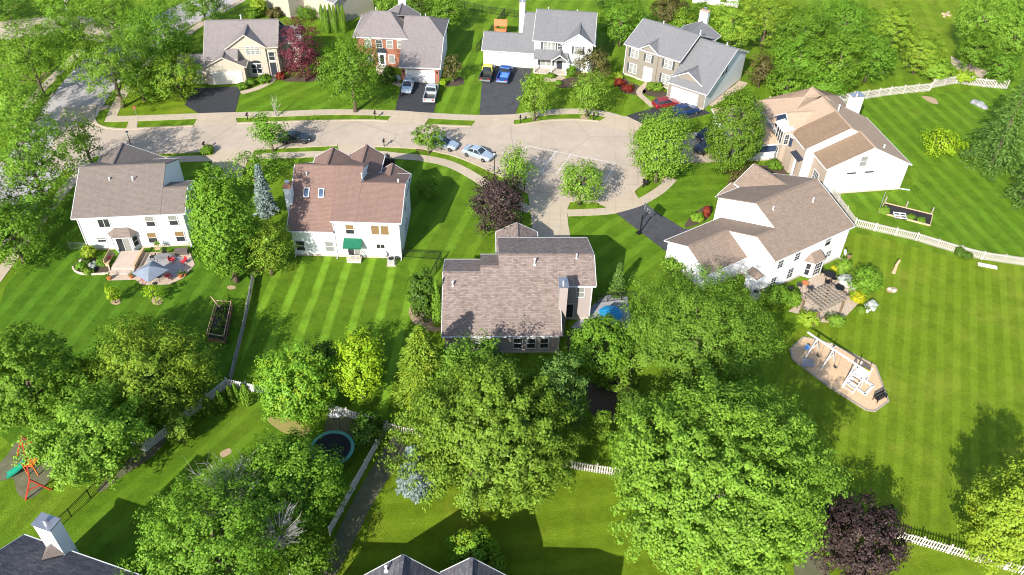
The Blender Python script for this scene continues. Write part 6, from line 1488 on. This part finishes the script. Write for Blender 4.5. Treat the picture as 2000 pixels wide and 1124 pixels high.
# ------------------------------------------------------------------ patio, left
def umbrella(label, px, zt, r_, n, mat, rz=0., drop=.55, name='parasol'):
    X, Y = at(*px, zt); t = thing(name, label, 'parasol', (X, Y, 0), rz)
    ring = [(r_ * math.cos(6.2832 * k / n), r_ * math.sin(6.2832 * k / n), zt - drop) for k in range(n)]
    mid_ = [(p[0] * .5, p[1] * .5, zt - drop * .42) for p in ring]; b = MB(); k0 = [(0, 0, zt)] + mid_ + ring; fs = []
    for k in range(n): fs += [(0, 1 + k, 1 + (k + 1) % n), (1 + k, 1 + n + k, 1 + n + (k + 1) % n, 1 + (k + 1) % n)]
    b.add(k0, fs); low = [(p[0], p[1], p[2] - .04) for p in k0]; b.add(low, [tuple(reversed(f)) for f in fs]); 
    m_ = len(k0)
    for k in range(n): b.f.append((1 + n + k, m_ + 1 + n + k, m_ + 1 + n + (k + 1) % n, 1 + n + (k + 1) % n))
    b.build('canopy', mat, t); MB().tube([(0, 0, 0), (0, 0, zt + .1)], .03, 8).build('pole', metal, t); MB().tube([(0, 0, 0), (0, 0, .1)], .3, 12).build('base', black, t)
    b = MB()
    for k in range(n): b.bar((0, 0, zt - .05), (ring[k][0] * .98, ring[k][1] * .98, ring[k][2] - .05), .02, .02)
    b.build('ribs', metal, t)
umbrella('square grey patio umbrella over the left patio', P1(1130, 465), 2.7, 2.05, 4, plain('slate grey canvas', (.17, .20, .25), .8, var=.1, scale=.8), R(12), .75)
umbrella('turquoise blue parasol at the right wall of the beige house', (1194, 606), 2.4, 1.4, 8, plain('turquoise canvas', (.012, .20, .40), .7, var=.1, scale=.9), R(22), .5)
red_c = plain('red chair plastic', (.45, .02, .03), .5)
for px, rz, lb in ((P1(1590, 440), -.5, 'red adirondack chair nearest the brown storage box'), (P1(1390, 620), 2.6, 'red patio chair on the stone rim right of the umbrella'), (P1(1090, 660), 2.9, 'red patio chair under the lower umbrella corner'), (P1(1440, 420), 1.4, 'dark red chair at the right end of the glass table')): chair(lb, px, rz, red_c)
for px, rz, lb in ((P1(1190, 380), -1.5, 'dark chair at the left end of the glass table'), (P1(1340, 345), .1, 'dark chair behind the glass table')): chair(lb, px, rz, black)
X, Y = at(*P1(1330, 400)); t = thing('patio_table', 'oval glass patio table behind the grey umbrella', 'table', (X, Y, .07), R(8)); MB().prism([(1.05 * math.cos(k * .3), .55 * math.sin(k * .3)) for k in range(21)], .70, .73).build('table_top', plain('smoky glass top', (.16, .16, .16), .1), t)
for x in (-.7, .7):
    for y in (-.3, .3): MB().tube([(x, y, 0), (x * .9, y * .9, .7)], .025, 6).build('leg', black, t)
table('small round glass table on the stone rim below the umbrella', P1(1270, 650), .5, black, top=plain('smoky glass top', (.16, .16, .16), .1))
X, Y = at(*P1(1560, 305)); t = thing('storage_box', 'brown storage box against the white wall', 'storage box', (X, Y, .07), R(8)); MB().box(-.75, .75, -.35, .35, 0, .55).build('box', plain('brown resin', (.10, .08, .07)), t); MB().box(-.78, .78, -.38, .38, .55, .62).build('lid', plain('brown resin', (.10, .08, .07)), t)
X, Y = at(*P1(1260, 285)); t = thing('plant_stand', 'metal plant stand with a fern against the white wall', 'plant stand', (X, Y, .07)); b = MB()
for x in (-.3, .3):
    for y in (-.2, .2): b.tube([(x, y, 0), (x, y, 1.1)], .018, 5)
for z in (.5, 1.1): b.box(-.32, .32, -.22, .22, z - .015, z + .015)
b.build('frame', wood_tan, t); gC = gg.normal(size=(90, 3)) * [.2, .14, .12] + [0, 0, 1.3]; lnk('fern', leaf_mesh('fern', gC, unit(gg.normal(size=gC.shape) + [0, 0, 1]), np.full(90, .18), mat=LM['green']), t)
cs = [Vector((*at(*P1(*p)), 0)) for p in ((655, 520), (950, 525), (1075, 290), (775, 305))]; c0 = cs[0].copy()
t = thing('deck', 'raised pale timber deck with steps below the bay patio door', 'deck', tuple(c0)); pp = [tuple((p - c0).xy) for p in cs]; deck_m = mineral('pale deck boards', (.46, .37, .30), (.54, .44, .36), 2, seam=(4, .14, R(8)), stain=.15)
MB().prism(pp, .05, .42).build('platform', deck_m, t); MB().prism([(pp[0][0] - .05, pp[0][1] - .75), (pp[1][0] + .05, pp[1][1] - .75), pp[1], pp[0]], .05, .22).build('step', deck_m, t)
e0, e1 = Vector((*pp[1], 0)), Vector((*pp[2], 0)); MB().bar(e0 + Vector((0, 0, .75)), e1 + Vector((0, 0, .75)), .28, .06).bar(e0 + Vector((.1, 0, .58)), e1 + Vector((.1, 0, .58)), .05, .34).build('side_wall', wood_tan, t)
e0, e1 = Vector((*pp[0], 0)), Vector((*pp[3], 0))
X, Y = at(*P1(650, 430)); t = thing('deck_bench', 'timber bench with planter boxes at the left side of the pale deck', 'bench', (X, Y, .42), math.atan2((e1 - e0).y, (e1 - e0).x)); MB().box(-1.1, 1.1, -.22, .22, .38, .44).build('seat', wood_tan, t); MB().box(-1.1, 1.1, .2, .27, .44, 1.0).build('backrest', wood_tan, t)
for x in (-1, 1): MB().box(x - .08, x + .08, -.2, .2, 0, .38).build('leg', wood_tan, t)
MB().box(-.3, .2, -.15, .15, .44, .56).build('cushion', plain('red cushion', (.45, .06, .05)), t)
pot_m = plain('terracotta', (.42, .14, .05))
for px, lb, r_ in ((P1(625, 640), 'leafy pot plant at the lower left corner of the patio', .3), (P1(910, 620), 'spiky pot plant beside the deck step', .26), (P1(1545, 610), 'pot plant on the right patio rim', .3), (P1(1600, 590), 'small pot plant on the right patio rim', .2), (P6(950, 880), 'dark pot on the right patio edge', .28), (P6(1515, 790), 'white urn among the silver plants', .3)):
    X, Y = at(*px); t = thing('plant_pot', lb, 'plant pot', (X, Y, .07)); MB().tube([(0, 0, 0), (0, 0, r_ * 1.3)], [r_ * .7, r_], 12).build('pot', white if 'white' in lb else (black if 'dark' in lb else pot_m), t)
    gC = gg.normal(size=(70, 3)) * [r_ * .7, r_ * .7, r_ * .5] + [0, 0, r_ * 2.1]; lnk('plant', leaf_mesh('plant', gC, unit(gg.normal(size=gC.shape) + [0, 0, 1]), np.full(70, .16), mat=LM['dark']), t)
# flower bed left of the deck
cs = G([P1(150, 480), P1(200, 545), P1(330, 575), P1(600, 560), P1(620, 500), P1(560, 400), P1(400, 350), P1(220, 380)]); b = MB(); strip_mesh(b, smooth_closed(cs, 3)[:14], .16, .2, .25); o = b.build('bed_edging', pstone); tag(o, 'curved pale stone edging of the flower bed left of the deck', 'edging')
patch('mulch_or_shade_bed', [P1(150, 480), P1(200, 545), P1(330, 575), P1(600, 560), P1(620, 500), P1(560, 400), P1(400, 350), P1(220, 380)], mulch, .03)
S(174, 492, 12, 12, 'limey', 'yellow green plant at the white wall corner by the flower bed'); S(180, 521, 8, 5, 'silver', 'white and silver flowering plants in the middle of the left flower bed'); S(189, 516, 6, 4, 'silver', 'smaller white flowering clump nearer the deck in the left flower bed'); S(170, 513, 9, 7, 'dark', 'dark purple green plant between the white flowers and the wall'); S(199, 511, 11, 9, 'green', 'green plants at the deck side of the left flower bed'); S(158, 519, 11, 7, 'greeny', 'green plants at the outer end of the left flower bed'); S(172, 530, 9, 5, 'lime', 'low bright plants along the stone edging of the left flower bed')
rock(P1(265, 420), .45, 'square tan stone in the left flower bed', pstone, None, 5)
# ------------------------------------------------------------------ play things far left and top
red_w = plain('red painted timber', (.42, .05, .025), .6); ap = Vector((*at(57.5, 937, 2.3), 0)); bp = Vector((*at(41, 852, 2.3), 0)); d = bp - ap
t = thing('swing_set', 'red timber swing frame half hidden under the bright spreading tree', 'swing frame', tuple(ap), math.atan2(d.y, d.x)); LL = d.length
MB().box(-.1, LL + .1, -.06, .06, 2.22, 2.35).build('beam', red_w, t)
for x in (0, LL): MB().bar((x, 0, 2.25), (x, 1.1, -.05), .12, .12).bar((x, 0, 2.25), (x, -1.1, -.05), .12, .12).bar((x, .55, 1.1), (x, -.55, 1.1), .07, .1).build('frame_leg', red_w, t)
p, q = Vector((*at(50, 903, 1.4), 1.4)), Vector((*at(14, 930, .15), .15)); t = thing('slide', 'green plastic slide under the tree at the left edge', 'slide', (p.x, p.y, 0)); q = q - Vector((p.x, p.y, 0)); p = Vector((0, 0, 1.4)); grn = plain('green plastic', (.01, .22, .14), .35)
dd = (q - p); sd = Vector((-dd.y, dd.x, 0)).normalized(); b = MB(); pr = [p, p.lerp(q, .5) - Vector((0, 0, .12)), p.lerp(q, .85) - Vector((0, 0, .1)), q]
for i in range(3):
    b.bar(pr[i], pr[i + 1], .55, .05)
    for s_ in (-1, 1): b.bar(pr[i] + sd * .29 * s_ + Vector((0, 0, .1)), pr[i + 1] + sd * .29 * s_ + Vector((0, 0, .1)), .06, .22)
b.build('chute', grn, t); MB().box(-.1, .9, -.45, .45, 1.3, 1.38).box(-.1, -.02, -.45, -.37, 0, 1.9).box(-.1, -.02, .37, .45, 0, 1.9).box(.8, .9, -.45, -.37, 0, 1.9).build('platform', plain('orange timber', (.5, .12, .02)), t)
X, Y = at(978, 72); t = thing('playhouse', 'orange wooden playhouse behind the white house with the low garage', 'playhouse', (X, Y, 0), R(-5)); org = plain('orange stained timber', (.50, .16, .06), .7, var=.12)
b = MB()
for x in (-1.0, 1.0):
    for y in (-.8, .8): b.box(x - .06, x + .06, y - .06, y + .06, 0, 2.6)
b.box(-1.0, 1.0, -.85, .85, 1.1, 1.2); b.box(-.94, .94, -.83, -.79, 1.2, 1.75).box(-.94, -.1, -.85, -.80, 0, 1.1); b.build('wall', org, t)
MB().slab([(-1.2, -1.1, 2.5), (1.2, -1.1, 2.5), (1.2, 0, 3.3), (-1.2, 0, 3.3)], .06).slab([(-1.2, 0, 3.3), (1.2, 0, 3.3), (1.2, 1.1, 2.5), (-1.2, 1.1, 2.5)], .06).build('roof', org, t)
dk = G([(669, 14), (698, 5), (710, 14), (684, 31), (676, 28)]); X, Y = dk[0]; o = MB().prism([(x - X, y - Y) for x, y in dk], 0, .5).build('deck', plain('red deck stain', (.48, .10, .08), .7, var=.15), None, (X, Y, 0)); tag(o, 'red stained deck at the top edge beside the columnar evergreens', 'deck')
a, b_ = at(664, 14), at(676, 31); o = MB().bar((0, 0, .9), (b_[0] - a[0], b_[1] - a[1], .9), .06, 1.8).build('privacy_screen', white, None, (*a, 0)); tag(o, 'white screen panel at the side of the red deck', 'screen')
X, Y = at(1848, 30); o = MB().box(-1.5, 1.5, -.2, .2, 0, .3).box(-.2, .2, -.9, .9, .0, .25).build('timber_pile', wood_tan, None, (X, Y, 0), (0, 0, .9)); tag(o, 'pile of tan timber lying in the open meadow', 'timber pile')
pave('path', [(1857, 110), (1882, 122), (1932, 141), (1917, 153), (1870, 137), (1858, 127)], mineral('tan gravel path', (.42, .33, .26), (.5, .4, .32), 2), .02)
X, Y = at(291, 867); o = MB().box(-.28, .28, -.12, .12, 0, .9).build('utility_box', plain('pale utility box', (.5, .52, .54)), None, (X, Y, 0), (0, 0, .3)); MB().box(-.3, .3, -.14, .14, .9, .95).build('lid', metal, o); tag(o, 'pale grey box standing behind the white fence corner', 'utility box')
o = MB().bar((0, 0, .12), (*[b - a for a, b in zip(at(684, 952), at(718, 897))], .12), .16, .16).build('landscape_timber', wood_tan, None, (*at(684, 952), 0)); tag(o, 'pale landscape timber along the long white fence', 'timber')
X, Y = at(653, 815); o = MB().ball((0, 0, .3), (.75, .3, .3), 12, 6).build('bird_bath', white, None, (X, Y, 0)); tag(o, 'small white bowl on the bare ground above the trampoline', 'bowl')

for px, lb in (((847, 246), 'rusty storm drain at the kerb below the driveway of the brick house'), ((821, 292.5), 'rusty storm drain at the kerb near the thin street tree')):
    X, Y = at(*px); t = thing('storm_drain', lb, 'drain', (X, Y, .03)); b = MB()
    for k in range(7): b.box(-.6 + k * .18, -.5 + k * .18, -.28, .28, 0, .03)
    b.box(-.64, .64, -.32, -.28, 0, .035).box(-.64, .64, .28, .32, 0, .035); b.build('grate', plain('rusty iron', (.14, .06, .035), .9), t); MB().box(-.6, .6, -.28, .28, -.02, .005).build('pit', black, t)
